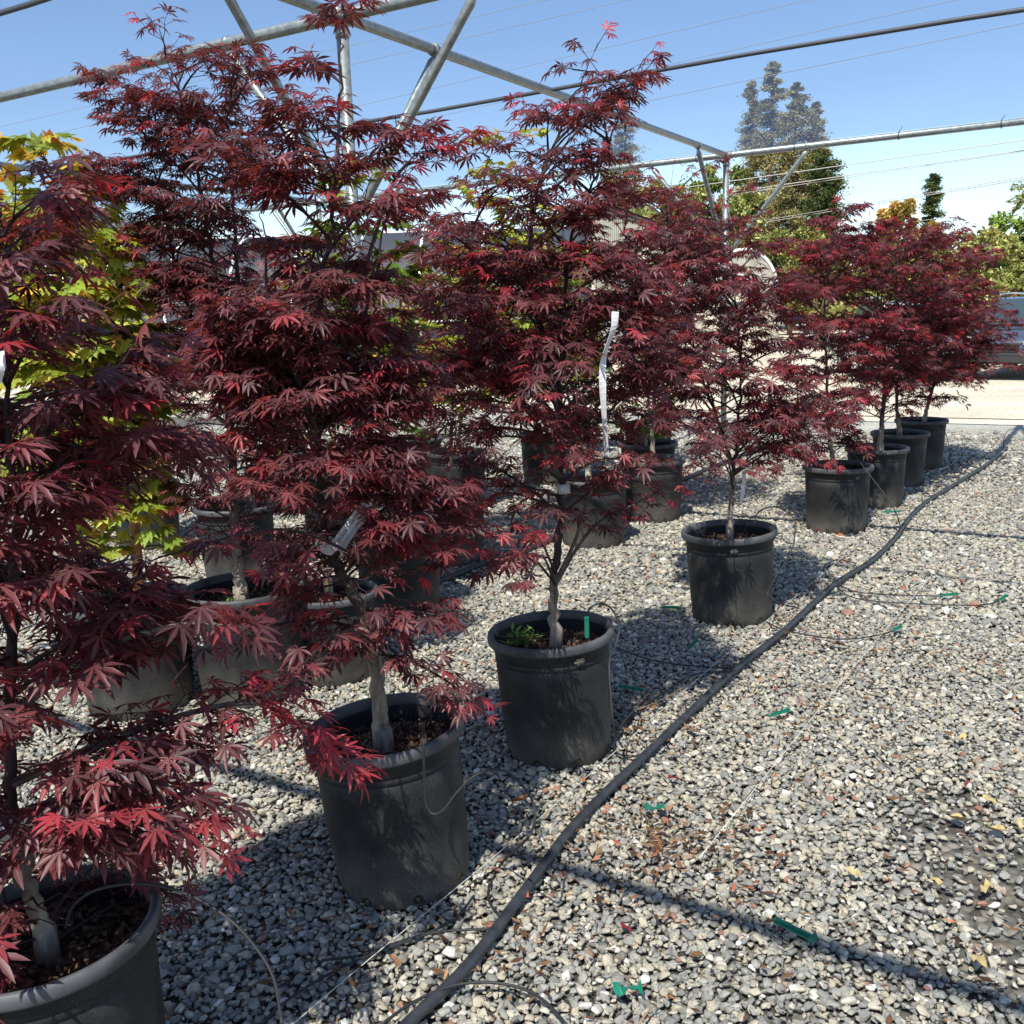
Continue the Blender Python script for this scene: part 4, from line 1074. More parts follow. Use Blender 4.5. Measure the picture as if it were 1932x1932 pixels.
def on_pot(px, py, B, r):
    d = ray(px, py); o = CAM[:2] - B[:2]; a = d[:2] @ d[:2]; b = 2 * o @ d[:2]; c = o @ o - r * r
    t = (-b - math.sqrt(max(b * b - 4 * a * c, 0))) / (2 * a); return CAM + d * t


c = on_pot(378, 1206, B9, POT_R * .90 * 1.03)
n_ = np.array([c[0] - B9[0], c[1] - B9[1], 0]); n_ /= np.linalg.norm(n_); s_ = np.array([-n_[1], n_[0], 0])
rt = empty("barcode_label", c, "white barcode sticker on the big pot at the left", "label")
mb = MB(); mb.add([s_ * x + np.array([0, 0, z]) + n_ * (.004 - x * x * 2) for z in (-.026, .026) for x in np.linspace(-.021, .021, 6)], [(i, i + 1, i + 7, i + 6) for i in range(5)])
mb.add([s_ * x + np.array([0, 0, z]) + n_ * (.0015 - x * x * 2) for z in (-.026, .026) for x in np.linspace(-.021, .021, 6)], [(i + 6, i + 7, i + 1, i) for i in range(5)])
mb.build("sticker", TAGM, rt, smooth=False)
mb = MB(); rg = random.Random(4); x = -.013
while x < .012:
    w_ = rg.choice([.0007, .0012, .0018]); mb.box(s_ * x + n_ * (.0052 - x * x * 2) + [0, 0, -.004], (.001, w_, .009), np.c_[n_, s_, [0, 0, 1]]); x += w_ + rg.choice([.0009, .0016])
for z in (.017, .012, .007, -.014, -.018): mb.box(n_ * .0048 + s_ * -.003 + [0, 0, z], (.001, rg.uniform(.014, .024), .0012), np.c_[n_, s_, [0, 0, 1]])
mb.build("print", INK, rt, smooth=False)


# ------------------------------------------------------------------ hoses, drip tubes, stakes, strings
def pts(lst, B=None, zmin=.03):
    out = []
    for p in lst:
        if len(p) == 2: out.append(G(p[0], p[1], zmin)); continue
        q = PV(p[0], p[1], B, p[2]); out.append(q if q[2] > zmin else G(p[0], p[1], zmin))
    return out


def hose(name, P, r, mtl, label, cat, group=None, n=8, sides=8):
    mb = MB(); mb.tube(spline(P, n), r, sides); return tag(mb.build(name, mtl), label, cat, group)


HP = [(740, 1975), (769, 1932), (881, 1823), (986, 1686), (1077, 1564), (1144, 1494), (1207, 1434), (1300, 1345), (1396, 1256), (1480, 1189), (1571, 1105), (1641, 1060), (1686, 1018), (1714, 979), (1746, 948), (1802, 913), (1858, 878), (1900, 844)]
hose("irrigation_hose", pts(HP, zmin=.036), .0150, HOSE, "thick black irrigation hose running along the gravel beside the front row of pots", "hose", sides=14)
HP = [(560, 1150), (695, 1128), (825, 1097), (930, 1055), (992, 1037), (1048, 1013), (1160, 960), (1301, 899), (1396, 860), (1470, 835)]
hose("irrigation_hose", pts(HP, zmin=.034), .0190, HOSE, "thick black irrigation hose lying between the front and second rows", "hose", sides=12)
GD = "thin drip tubes feeding the pots"
t_ = .0034
def tube(lst, label, B=None, r=t_, mtl=TUBE, zmin=.028): return hose("drip_tube", pts(lst, B, zmin), r, mtl, label, "drip tube", GD, 7, 7)
tube([(123, 1752, -.10), (140, 1707, -.12), (192, 1676, -.15), (280, 1668, -.18), (367, 1693, -.22), (438, 1739, -.28), (490, 1798, -.36), (518, 1851, -.42), (532, 1932, -.5)], "thin drip tube arching out of the cropped pot at the lower left", B1, .0028, TUBE)
tube([(799, 1364, -.16), (799, 1392, -.245), (799, 1404, -.268), (801, 1467, -.262), (804, 1517, -.262), (818, 1536, -.27), (838, 1527, -.28), (859, 1499, -.28), (891, 1467, -.28), (928, 1452, -.28), (961, 1459, -.28), (991, 1489, -.30), (1008, 1522, -.32), (1008, 1554, -.36), (991, 1586, -.40), (946, 1629), (923, 1674), (923, 1701), (944, 1729)], "thin drip tube hanging over the second pot's rim and looping right to the hose", B2)
tube([(894, 1690), (867, 1725), (832, 1749), (790, 1766), (741, 1781), (682, 1802), (607, 1812)], "short drip tube lying on gravel in front of the second pot", None, .0036, TUBE)
tube([(932, 1752), (829, 1758), (780, 1772), (706, 1798), (647, 1825), (584, 1859), (531, 1896), (480, 1945)], "drip tube running from the thick hose to the bottom edge", None, .0036, TUBE)
tube([(717, 1935), (776, 1893, .55 - .9), (846, 1862, -.36), (916, 1853, -.36), (986, 1865, -.38), (1032, 1893), (1070, 1935)], "drip tube bridging over the thick hose at the bottom edge", B2, .0038, TUBE, .05)
tube([(1105, 1177, -.10), (1112, 1149, -.10), (1133, 1139, -.08), (1154, 1149, -.08), (1168, 1184, -.10), (1161, 1219, -.14), (1150, 1247, -.20), (1152, 1310, -.26), (1160, 1380, -.28), (1175, 1410)], "thin grey drip tube arching over the right rim of the third pot", B3, t_, TUBE)
tube([(1157, 1220), (1212, 1240), (1275, 1253), (1380, 1262)], "drip tube lying straight between the third pot and the thick hose")
tube([(1383, 1266), (1313, 1272), (1275, 1292), (1200, 1345), (1165, 1390), (1160, 1415), (1185, 1428), (1218, 1422)], "drip tube curving in a long loop right of the third pot")
tube([(1423, 990, -.05), (1428, 970, -.05), (1450, 957, -.08), (1475, 960, -.10), (1497, 978, -.12), (1500, 1005, -.15), (1493, 1040, -.20), (1463, 1090, -.24), (1448, 1120, -.26), (1453, 1128, -.28), (1473, 1138), (1508, 1148)], "thin drip tube arching out of the fourth pot and down its right side", B4)
tube([(1445, 1173), (1478, 1188), (1536, 1200), (1592, 1206), (1648, 1200), (1684, 1191)], "drip tube from the fourth pot crossing under the hose to a green stake")
tube([(1616, 1063), (1581, 1056), (1557, 1067), (1557, 1081), (1581, 1109), (1606, 1126), (1658, 1135), (1746, 1140), (1833, 1142), (1868, 1139), (1886, 1132)], "drip tube looping round the hose and running far right to a green stake")
tube([(1585, 1105), (1623, 1118), (1711, 1123), (1776, 1125)], "drip tube running right beside a longer one to a shorter reach")
tube([(1600, 846, -.05), (1605, 849, -.2), (1626, 877, -.3), (1669, 933, -.4), (1688, 963, -.5), (1699, 993)], "taut drip tube slanting from the fifth pot down to the hose", B5)
tube([(1703, 815, -.0), (1715, 823, -.16), (1738, 865, -.27), (1744, 893, -.29), (1740, 923, -.3), (1740, 948)], "drip tube hanging down the side of the seventh pot", B7)
tube([(1765, 791, -.1), (1784, 817, -.22), (1792, 854, -.26), (1792, 873)], "drip tube hanging down the side of the eighth pot", B8)
tube([(1894, 843), (1894, 827, 0), (1902, 813, 0), (1917, 809, 0), (1932, 819, 0), (1950, 845)], "curled drip tube at the far end of the thick hose", G(1894, 843))
tube([(1731 + 30 * math.cos(a), 943 + 14 * math.sin(a)) for a in np.linspace(0, 6.0, 14)], "loose ring of drip tube lying on the hose by the seventh pot", None, .003)
GS = "green plastic drip stakes scattered on the gravel"
def stake(x0, y0, x1, y1, lab, w=.013, z=.034):
    a, b = G(x0, y0, z), G(x1, y1, z + .006); L_ = b - a; ln = np.linalg.norm(L_); L_ /= ln; s_ = np.cross([0, 0, 1.0], L_); s_ /= np.linalg.norm(s_)
    mb = MB()
    for sg in (-1, 1): mb.add([a + s_ * sg * w * .12, a + s_ * sg * w * .5 + L_ * ln * .15, b + s_ * sg * w * .5 - L_ * ln * .06, b + s_ * sg * w * .1, a + s_ * sg * w * .12 + [0, 0, .005], a + s_ * sg * w * .5 + L_ * ln * .15 + [0, 0, .005], b + s_ * sg * w * .5 - L_ * ln * .06 + [0, 0, .005], b + s_ * sg * w * .1 + [0, 0, .005]],
                              [(0, 1, 2, 3), (4, 7, 6, 5), (0, 4, 5, 1), (1, 5, 6, 2), (2, 6, 7, 3), (3, 7, 4, 0)])
    mb.box((a + b) / 2 + [0, 0, .008], (ln * .8, w * .18, .010), np.c_[L_, s_, np.cross(L_, s_)])
    mb.box(b - L_ * ln * .03 + [0, 0, .004], (ln * .08, w * 1.2, .012), np.c_[L_, s_, np.cross(L_, s_)])
    tag(mb.build("drip_stake", GREENP, smooth=False), lab, "drip stake", GS)
stake(1456, 1735, 1536, 1774, "large green stake on open gravel by the pipe shadow at the lower right", .02)
stake(1450, 1353, 1488, 1341, "green stake at the end of a drip tube right of the thick hose", .014)
stake(1684, 1191, 1700, 1183, "green stake at the end of the fourth pot's drip tube", .014)
stake(1774, 1125, 1806, 1122, "green stake ending the shorter of two parallel drip tubes", .016)
stake(1884, 1134, 1899, 1125, "green stake ending the longest drip tube near the right edge", .016)
stake(1665, 967, 1697, 966, "bright green stake in front of the sixth pot", .018)
stake(1245, 1147, 1285, 1148, "green stake on the gravel in the shade left of the fourth pot", .014)
stake(1298, 1226, 1313, 1209, "small green stake between the third and fourth pots", .016)
stake(1163, 1296, 1212, 1303, "dark green stake in the shade right of the third pot", .012)
stake(1336, 894, 1368, 892, "green stake behind the fourth maple beside the rear hose", .016)
c = on_pot(1107, 1190, B3, .10); c = PV(1107, 1185, B3, -.13)
mb = MB(); mb.box((0, 0, 0), (.008, .008, .07)); mb.box((.006, 0, .0), (.003, .014, .062)); mb.box((-.006, 0, .0), (.003, .014, .062)); mb.box((0, 0, .037), (.014, .014, .008)); o = mb.build("drip_stake", GREENP, smooth=False); o.location = Vector(c)
tag(o, "upright green stake standing in the third pot's soil", "drip stake", GS)
for (x, y), lab in (((1236, 1527), "torn green plastic scrap on open gravel right of the thick hose"), ((1185, 1871), "crumpled green plastic scrap near the bottom edge")):
    mb = MB(); rg = np.random.default_rng(x); c = G(x, y, .042); n_ = 7
    V = [c + np.array([(i - 3) * .011, rg.normal(0, .008) + (j - .5) * .030 * (.4 + abs(i - 3) / 3), rg.uniform(0, .016)]) for i in range(n_) for j in range(2)]
    mb.add(V, [(2 * i, 2 * i + 1, 2 * i + 3, 2 * i + 2) for i in range(n_ - 1)])
    V = [v - [0, 0, .0015] for v in V]; mb.add(V, [(2 * i + 2, 2 * i + 3, 2 * i + 1, 2 * i) for i in range(n_ - 1)])
    tag(mb.build("plastic_scrap", GREENP, smooth=False), lab, "plastic scrap")
hose("string_line", [G(520, 1960, .03), G(706, 1802, .036), G(1014, 1547, .034), G(1350, 1252, .034), G(1622, 1025, .032)], .0013, STRING, "pale string stretched along the ground left of the thick hose", "string", n=3, sides=5)
hose("string_line", [G(1316, 1623, .034), G(1613, 1256, .036), G(1815, 1018, .034)], .0013, STRING, "pale string stretched over open gravel right of the hose", "string", n=3, sides=5)
hose("string_line", [G(1800, 853, .04), G(1960, 853, .05)], .004, STRING, "white string stretched across the end of the thick hose", "string", n=3, sides=5)
hose("tension_wire", [E(-9, 11.9, .05), E(-2, 11.9, .05), E(2, 11.9, .06)], .006, CABLE, "dark wire stretched low along the edge of the gravel pad by the road", "wire", n=3, sides=5)


# ------------------------------------------------------------------ litter and weeds
def dead_leaf(x, y, size, c, lab, seed, grp="fallen leaves on the gravel"):
    rg = np.random.default_rng(seed); ctr = G(x, y, .034); size *= .8
    mb = MB(); n_ = 9; an = rg.uniform(0, 6.28); R = np.array([[math.cos(an), -math.sin(an), 0], [math.sin(an), math.cos(an), 0], [0, 0, 1]])
    V = [(0, 0, rg.uniform(.0, .008))]
    for i in range(n_):
        a = i / n_ * 6.283; r = size * (.42 + .16 * math.cos(2 * a)) * rg.uniform(.7, 1.15) ; V.append((r * math.cos(a) * 1.2, r * math.sin(a) * .8, rg.uniform(-.003, .02) * size / .05))
    V = np.array(V) @ R.T + ctr
    mb.add(V, [(0, 1 + i, 1 + (i + 1) % n_) for i in range(n_)])
    mb.add(V - [0, 0, .001], [(0, 1 + (i + 1) % n_, 1 + i) for i in range(n_)])
    key = "leaf_" + str(c); m_ = bpy.data.materials.get(key) or simple(key, c, .7, noise=.35, scale=60)
    tag(mb.build("fallen_leaf", m_, smooth=True), lab, "leaf", grp)
OR_, BR_, YE_, RE_ = (.42, .15, .05), (.25, .13, .07), (.55, .42, .18), (.25, .02, .03)
f6 = lambda a, b: ((1300 + a * .3623) * .966, (1300 + b * .3623) * .966)
for i, (p, s_, c, lab) in enumerate([((975, 1512), .075, OR_, "bright orange dead leaf right of the second pot"), ((1578, 1216), .075, BR_, "brown curled dead leaf right of the hose, below the fourth pot"), ((1704, 1110), .06, OR_, "pale orange leaf between the long drip tubes and the hose"),
        (f6(1590, 395), .06, YE_, "yellow leaf highest up on the right side gravel"), (f6(1375, 570), .05, YE_, "yellow leaf beside a white pebble on the right gravel"), (f6(1750, 730), .055, YE_, "yellow leaf just above the muddy patch"), (f6(1770, 890), .065, YE_, "largest yellow leaf on the muddy patch"),
        (f6(1585, 830), .055, YE_, "narrow yellow leaf left of the muddy patch"), (f6(1730, 1200), .065, YE_, "yellow leaf below the muddy patch"), (f6(1690, 1600), .07, YE_, "yellow leaf near the bottom right corner"), (f6(1015, 1120), .045, YE_, "small yellow leaf alone in the middle of the open gravel"),
        (f6(1455, 1165), .045, YE_, "cream leaf lying by two rounded stones at the right"), (f6(1905, 860), .045, YE_, "yellow leaf half cut by the right edge"), (f6(1625, 640), .035, RE_, "small crimson leaf at the right above the muddy patch"), (f6(130, 345), .07, BR_, "dark brown leaf just right of the thick hose"),
        ((1235, 1580), .05, BR_, "brown leaf crumb right of the thick hose near the green scrap"), ((1270, 1470), .045, RE_, "dark red leaf crumb right of the thick hose"), ((1100, 1470), .04, OR_, "small orange leaf between hose and third pot"), ((1585, 1010), .06, OR_, "orange leaf litter left of the hose by the fifth pot"),
        ((745, 1815), .05, BR_, "rust brown leaf in front of the second pot"), ((1540, 1000), .06, RE_, "dark red dead leaves beside the fifth pot"), ((1180, 1750), .04, RE_, "tiny dark red leaf below the orange leaf at centre")]):
    dead_leaf(p[0], p[1], s_, c, lab, i + 3)
TWIG = simple("dry_twig", (.30, .20, .12), .9)
for i, (a, b, lab) in enumerate([((f6(740, 100)), f6(1005, 92), "straight dry twig high on the right gravel"), (f6(1270, 500), f6(1400, 465), "bent dry twig at the right of the second string"), (f6(1820, 1390), f6(1932, 1375), "dry straw at the right edge below the muddy patch"), ((1735, 1068), (1822, 1100), "long dry twig right of the hose's first bend"),
        ((1200, 1340), (1300, 1290), "pale dry straw tangled right of the third pot"), ((1168, 1372), (1265, 1262), "dry straw stem crossing others right of the third pot"), ((1640, 1072), (1716, 1062), "dry twig lying below the fifth pot beside the hose"), ((1205, 1932), (1240, 1900), "reddish twig at the bottom edge")]):
    A_, B_ = G(*a, .04), G(*b, .04); mid = (A_ + B_) / 2 + np.array([.01, .015, .008]) * (1 if i % 2 else -1)
    mb = MB(); mb.tube(spline([A_, mid, B_], 4), [.003 - .0002 * q for q in range(9)], 5); tag(mb.build("dry_twig", TWIG), lab, "twig", "dry twigs on the gravel")
def litter():
    rg = np.random.default_rng(77); V, Q, C = [], [], []
    for (x, y), rx, ry, n_ in (((1240, 1575), .16, .12, 240), ((1690, 1220), .2, .25, 90), ((1550, 1340), .25, .3, 120), ((1400, 1640), .3, .3, 110), ((1500, 1195), .15, .2, 100), ((1190, 1350), .14, .16, 160), ((1540, 995), .12, .2, 120), ((1000, 1800), .4, .2, 90), ((620, 1700), .3, .3, 160), ((1750, 1500), .8, 1.0, 220), ((1850, 900), .9, 1.2, 200), ((1300, 1090), .6, .8, 160)):
        c = G(x, y, .034)
        for _ in range(n_):
            p = c + np.array([rg.normal(0, rx), rg.normal(0, ry), rg.uniform(-.004, .006)]); l = rg.uniform(.006, .024); a = rg.uniform(0, 6.28); d = np.array([math.cos(a), math.sin(a), rg.normal(0, .25)]); w = np.array([-math.sin(a), math.cos(a), rg.normal(0, .3)]) * l * rg.uniform(.15, .45)
            i = len(V); V += [p - d * l, p + w, p + d * l, p - w]; Q.append((i, i + 1, i + 2, i + 3)); C += [[rg.uniform(), rg.uniform(), 0]] * 4
    m_ = leaf_mat("dry_litter", [(0, (.07, .035, .02)), (.5, (.20, .10, .05)), (.85, (.33, .20, .11)), (1, (.42, .10, .05))], 1, .2, .8, .2)
    tag(link("leaf_litter", np_mesh("leaf_litter", np.array(V), [np.array(Q)], np.array(C)), m_, None, False), kind="stuff")
litter()
WEED = leaf_mat("weed_leaf", [(0.0, (0.10, 0.20, 0.03)), (1.0, (0.26, 0.42, 0.09))], 1.2, .3, .5, .35)
def weed(px, py, B, off, h, n, lab, seed, narrow=False):
    rg = np.random.default_rng(seed); base = PV(px, py, B, off); base[2] = .40
    rt = empty("weed", base, lab, "weed"); LPs, LDs, LSs = [], [], []; mb = MB()
    for i in range(n):
        tip = np.array([rg.normal(0, .04), rg.normal(0, .04), h * rg.uniform(.5, 1)]); mb.tube([np.array([rg.normal(0, .012), rg.normal(0, .012), 0]), tip * .5 + rg.normal(0, .005, 3), tip], .0014, 4, c=(.5, .5, 0))
        for t in np.linspace(.25, 1, 6): a = rg.uniform(0, 6.28); LPs.append(tip * t); LDs.append([math.cos(a), math.sin(a), rg.uniform(-.2, .8)]); LSs.append(.035 if not narrow else .05)
    mb.build("stem", WEED, rt)
    k = len(LPs); V = []; Q = []; C = []
    for p, d, s_ in zip(LPs, LDs, LSs):
        d = np.array(d); d /= np.linalg.norm(d); w = np.cross(d, [0, 0, 1.0]); w /= np.linalg.norm(w); w *= s_ * (.28 if not narrow else .14); i = len(V)
        V += [p, p + d * s_ * .5 + w, p + d * s_, p + d * s_ * .5 - w]; Q.append((i, i + 1, i + 2, i + 3)); C += [[rg.uniform(), rg.uniform(), 0]] * 4
    link("leaves", np_mesh("leaves", np.array(V), [np.array(Q)], np.array(C)), WEED, rt, False)
weed(557, 1098, B9, .03, .13, 5, "upright light green weed at the right rim of the big pot", 2, True)
weed(422, 1122, B9, -.08, .05, 6, "low green weed left of the trunk in the big pot", 3)
weed(985, 1165, B3, .03, .05, 9, "dark grassy weed tuft at the left inside the third pot", 4, True)


# ------------------------------------------------------------------ far buildings
def far_pt(px, D):     # ground point at distance D under image column px
    d = ray(px, 600); h = d[:2] / np.linalg.norm(d[:2]); return np.array([h[0] * D, h[1] * D, 0])


def cloth_mat():
    m, nt, N, L, b = mat("dark_shade_fabric")
    b.inputs["Base Color"].default_value = (.055, .062, .080, 1); b.inputs["Roughness"].default_value = .55
    tl = N.new("ShaderNodeBsdfTranslucent"); tl.inputs[0].default_value = (.10, .115, .15, 1)
    mx = N.new("ShaderNodeMixShader"); mx.inputs[0].default_value = .4; L.new(b.outputs[0], mx.inputs[1]); L.new(tl.outputs[0], mx.inputs[2])
    tc = N.new("ShaderNodeTexCoord"); nz = N.new("ShaderNodeTexNoise"); nz.inputs["Scale"].default_value = 1.3; nz.inputs["Detail"].default_value = 6; L.new(tc.outputs["Object"], nz.inputs["Vector"])
    bp = N.new("ShaderNodeBump"); bp.inputs["Strength"].default_value = .6; bp.inputs["Distance"].default_value = .15; L.new(nz.outputs["Fac"], bp.inputs["Height"]); L.new(bp.outputs[0], b.inputs["Normal"])
    L.new(mx.outputs[0], N["Material Output"].inputs["Surface"]); return m


CLOTH = cloth_mat(); HOOP = simple("white_hoop_pipe", (.62, .63, .64), .5)


def corr_mat(name, c1, c2, sc):
    m, nt, N, L, b = mat(name); tc = N.new("ShaderNodeTexCoord"); wv = N.new("ShaderNodeTexWave"); wv.inputs["Scale"].default_value = sc; wv.inputs["Distortion"].default_value = .4; wv.bands_direction = 'X'
    L.new(tc.outputs["Object"], wv.inputs["Vector"]); nz = N.new("ShaderNodeTexNoise"); nz.inputs["Scale"].default_value = 1.4; nz.inputs["Detail"].default_value = 7; L.new(tc.outputs["Object"], nz.inputs["Vector"])
    ad = N.new("ShaderNodeMath"); ad.operation = 'MULTIPLY_ADD'; ad.inputs[1].default_value = .35; L.new(wv.outputs["Fac"], ad.inputs[0]); L.new(nz.outputs["Fac"], ad.inputs[2])
    rp = N.new("ShaderNodeValToRGB"); rp.color_ramp.elements[0].position = .4; rp.color_ramp.elements[1].position = .85; rp.color_ramp.elements[0].color = (*c1, 1); rp.color_ramp.elements[1].color = (*c2, 1)
    L.new(ad.outputs[0], rp.inputs["Fac"]); L.new(rp.outputs[0], b.inputs["Base Color"]); b.inputs["Roughness"].default_value = .5
    bp = N.new("ShaderNodeBump"); bp.inputs["Strength"].default_value = .6; bp.inputs["Distance"].default_value = .03; L.new(wv.outputs["Fac"], bp.inputs["Height"]); L.new(bp.outputs[0], b.inputs["Normal"]); return m


POLY = corr_mat("weathered_polycarbonate", (.15, .145, .12), (.34, .33, .29), 5.0)
STUCCO = simple("cream_wall", (.52, .48, .40), .9, noise=.25, scale=2)


def tunnel(name, c, ang, length, width, height, side, skin, label, end=True, hoops=1.6, r=.04, seam=True):
    """hoop house: side wall then an arch; axis at angle ang, centre c"""
    rt = empty(name, (c[0], c[1], 0), label, "greenhouse"); rt.rotation_euler = (0, 0, ang)
    n = 18; prof = [(-width / 2, -.05), (-width / 2, side)]
    for i in range(1, n): t = math.pi * i / n; prof.append((-width / 2 * math.cos(t), side + (height - side) * math.sin(t)))
    prof += [(width / 2, side), (width / 2, -.05)]; prof = np.array(prof)
    nx = 24; mb = MB(); xs = np.linspace(-length / 2, length / 2, nx)
    V = [(x, p[0] * (1 + .004 * math.sin(x * 3)), p[1]) for x in xs for p in prof]; k = len(prof)
    mb.add(V, [(i * k + j, i * k + j + 1, (i + 1) * k + j + 1, (i + 1) * k + j) for i in range(nx - 1) for j in range(k - 1)]); mb.build("cover", skin, rt)
    for sx in (-1, 1):
        if not end: break
        mb = MB(); mb.add([(sx * length / 2 * .998, p[0] * .99, p[1] * .99) for p in prof], [tuple(range(k))]); mb.build("end_wall", POLY, rt, False)
    for x in np.arange(-length / 2, length / 2 + .01, hoops):
        mb = MB(); mb.tube([(x, p[0] * 1.006, p[1] * 1.006 if p[1] > 0 else p[1]) for p in prof], r, 6); mb.build("hoop", HOOP, rt)
    if seam:
        for yy, zz in ((-width / 2 * 1.01, side), (0, height + .03)):
            mb = MB(); mb.tube([(-length / 2, yy, zz), (length / 2, yy, zz)], r * .8, 6); mb.build("purlin", HOOP, rt)
    return rt


a_, b_ = far_pt(190, 27), far_pt(1120, 25); c = (a_ + b_) / 2; an = math.atan2(b_[1] - a_[1], b_[0] - a_[0])
c = c + np.array([0, 3.2, 0])
tunnel("hoop_house", c, an, np.linalg.norm(b_ - a_), 6.2, 3.9, 1.5, CLOTH, "long hoop house under dark grey shade fabric with pale curved hoops", True)
a_ = far_pt(1150, 31)
rt = empty("greenhouse", a_, "grey corrugated panel greenhouse behind the forked maple", "greenhouse")
w_, h_ = 4.4, 4.75
mb = MB(); mb.add([(-w_ / 2, 0, -.05), (w_ / 2, 0, -.05), (w_ / 2, 0, 3.9), (0, 0, h_), (-w_ / 2, 0, 3.9), (-w_ / 2, 9, -.05), (w_ / 2, 9, -.05), (w_ / 2, 9, 3.9), (0, 9, h_), (-w_ / 2, 9, 3.9)],
                  [(0, 1, 2, 3, 4), (5, 9, 8, 7, 6), (1, 6, 7, 2), (0, 4, 9, 5)]); mb.build("wall", POLY, rt, False)
mb = MB(); mb.add([(-w_ / 2 - .1, -.15, 3.88), (0, -.15, h_ + .04), (w_ / 2 + .1, -.15, 3.88), (-w_ / 2 - .1, 9.1, 3.88), (0, 9.1, h_ + .04), (w_ / 2 + .1, 9.1, 3.88)], [(0, 1, 4, 3), (1, 2, 5, 4)])
mb.add([(-w_ / 2 - .1, -.15, 3.80), (0, -.15, h_ - .04), (w_ / 2 + .1, -.15, 3.80), (-w_ / 2 - .1, 9.1, 3.80), (0, 9.1, h_ - .04), (w_ / 2 + .1, 9.1, 3.80)], [(3, 4, 1, 0), (4, 5, 2, 1)]); mb.build("roof", POLY, rt, False)
for x in (-2.2, -.5, 1.1, 2.2):
    mb = MB(); mb.box((x, -.05, 1.9), (.16, .08, 3.85)); mb.build("timber_post", STUCCO, rt, False)
mb = MB(); mb.box((.3, -.04, 1.05), (1.0, .06, 2.1)); mb.build("door", simple("grey_door", (.30, .31, .30), .6), rt, False)
mb = MB(); mb.box((0, -.06, 2.75), (4.4, .06, .12)); mb.build("cross_beam", STUCCO, rt, False)
c = far_pt(1418, 52)
rt = tunnel("quonset_hut", c + np.array([0, 6, 0]), 1.50, 12, 3.4, 4.4, 2.2, POLY, "small arched hut with a weathered end wall under the tall redwoods", True, 3.0, .09, False)
o = MB(); o.box((-6.03, -.2, 1.2), (.06, 1.1, 2.3)); o.build("door", STUCCO, rt, False)
SIGNR = simple("red_sign_paint", (.5, .06, .04), .5)
o = MB(); o.box((-6.05, .15, 3.0), (.03, .34, .26)); o.build("sign", SIGNR, rt, False)
c = far_pt(1270, 45)
rt = empty("shed", c, "low pale shed between the corrugated greenhouse and the arched hut", "shed")
mb = MB(); mb.box((0, 2, 1.3), (7.5, 4, 2.7)); mb.build("wall", STUCCO, rt, False)
mb = MB(); mb.add([(-4, -.3, 2.66), (4, -.3, 2.66), (4, 4.3, 3.1), (-4, 4.3, 3.1), (-4, -.3, 2.76), (4, -.3, 2.76), (4, 4.3, 3.2), (-4, 4.3, 3.2)], [(0, 3, 2, 1), (4, 5, 6, 7), (0, 1, 5, 4), (1, 2, 6, 5), (2, 3, 7, 6), (3, 0, 4, 7)]); mb.build("roof", simple("grey_roof", (.33, .33, .33), .7), rt, False)
for x in (-2.4, .2, 2.6):
    mb = MB(); mb.box((x, -.03, 1.3), (1.1, .06, 1.1)); mb.build("window", simple("dim_glass", (.06, .07, .08), .15), rt, False)
FEN = simple("fence_mesh_grey", (.30, .30, .28), .7)
a_, b_ = far_pt(-150, 34), far_pt(330, 36)
rt = empty("fence", a_, "wire fence with grey posts behind the lime green maple at the left", "fence")
for t in np.linspace(0, 1, 9):
    p = (b_ - a_) * t; mb = MB(); mb.tube([p, p + [0, 0, 2.3]], .04, 6); mb.build("post", FEN, rt)
for z in (.2, .8, 1.4, 2.0, 2.25):
    mb = MB(); mb.tube([[0, 0, z], (b_ - a_) + [0, 0, z]], .012, 4); mb.build("wire", FEN, rt)


# ------------------------------------------------------------------ far trees
def quads(P, D, s, rng, asp=.5):
    n = len(P); a = rng.normal(size=(n, 3)); D = D / np.maximum(np.linalg.norm(D, axis=1, keepdims=True), 1e-9)
    W = np.cross(D, a); W /= np.maximum(np.linalg.norm(W, axis=1, keepdims=True), 1e-9); s = s[:, None]
    V = np.stack([P - D * s, P + W * s * asp, P + D * s, P - W * s * asp], 1).reshape(-1, 3)
    return V, np.arange(4 * n).reshape(n, 4)


def height_at(px, py, D):
    d = ray(px, py); return CAM[2] + d[2] / np.linalg.norm(d[:2]) * D


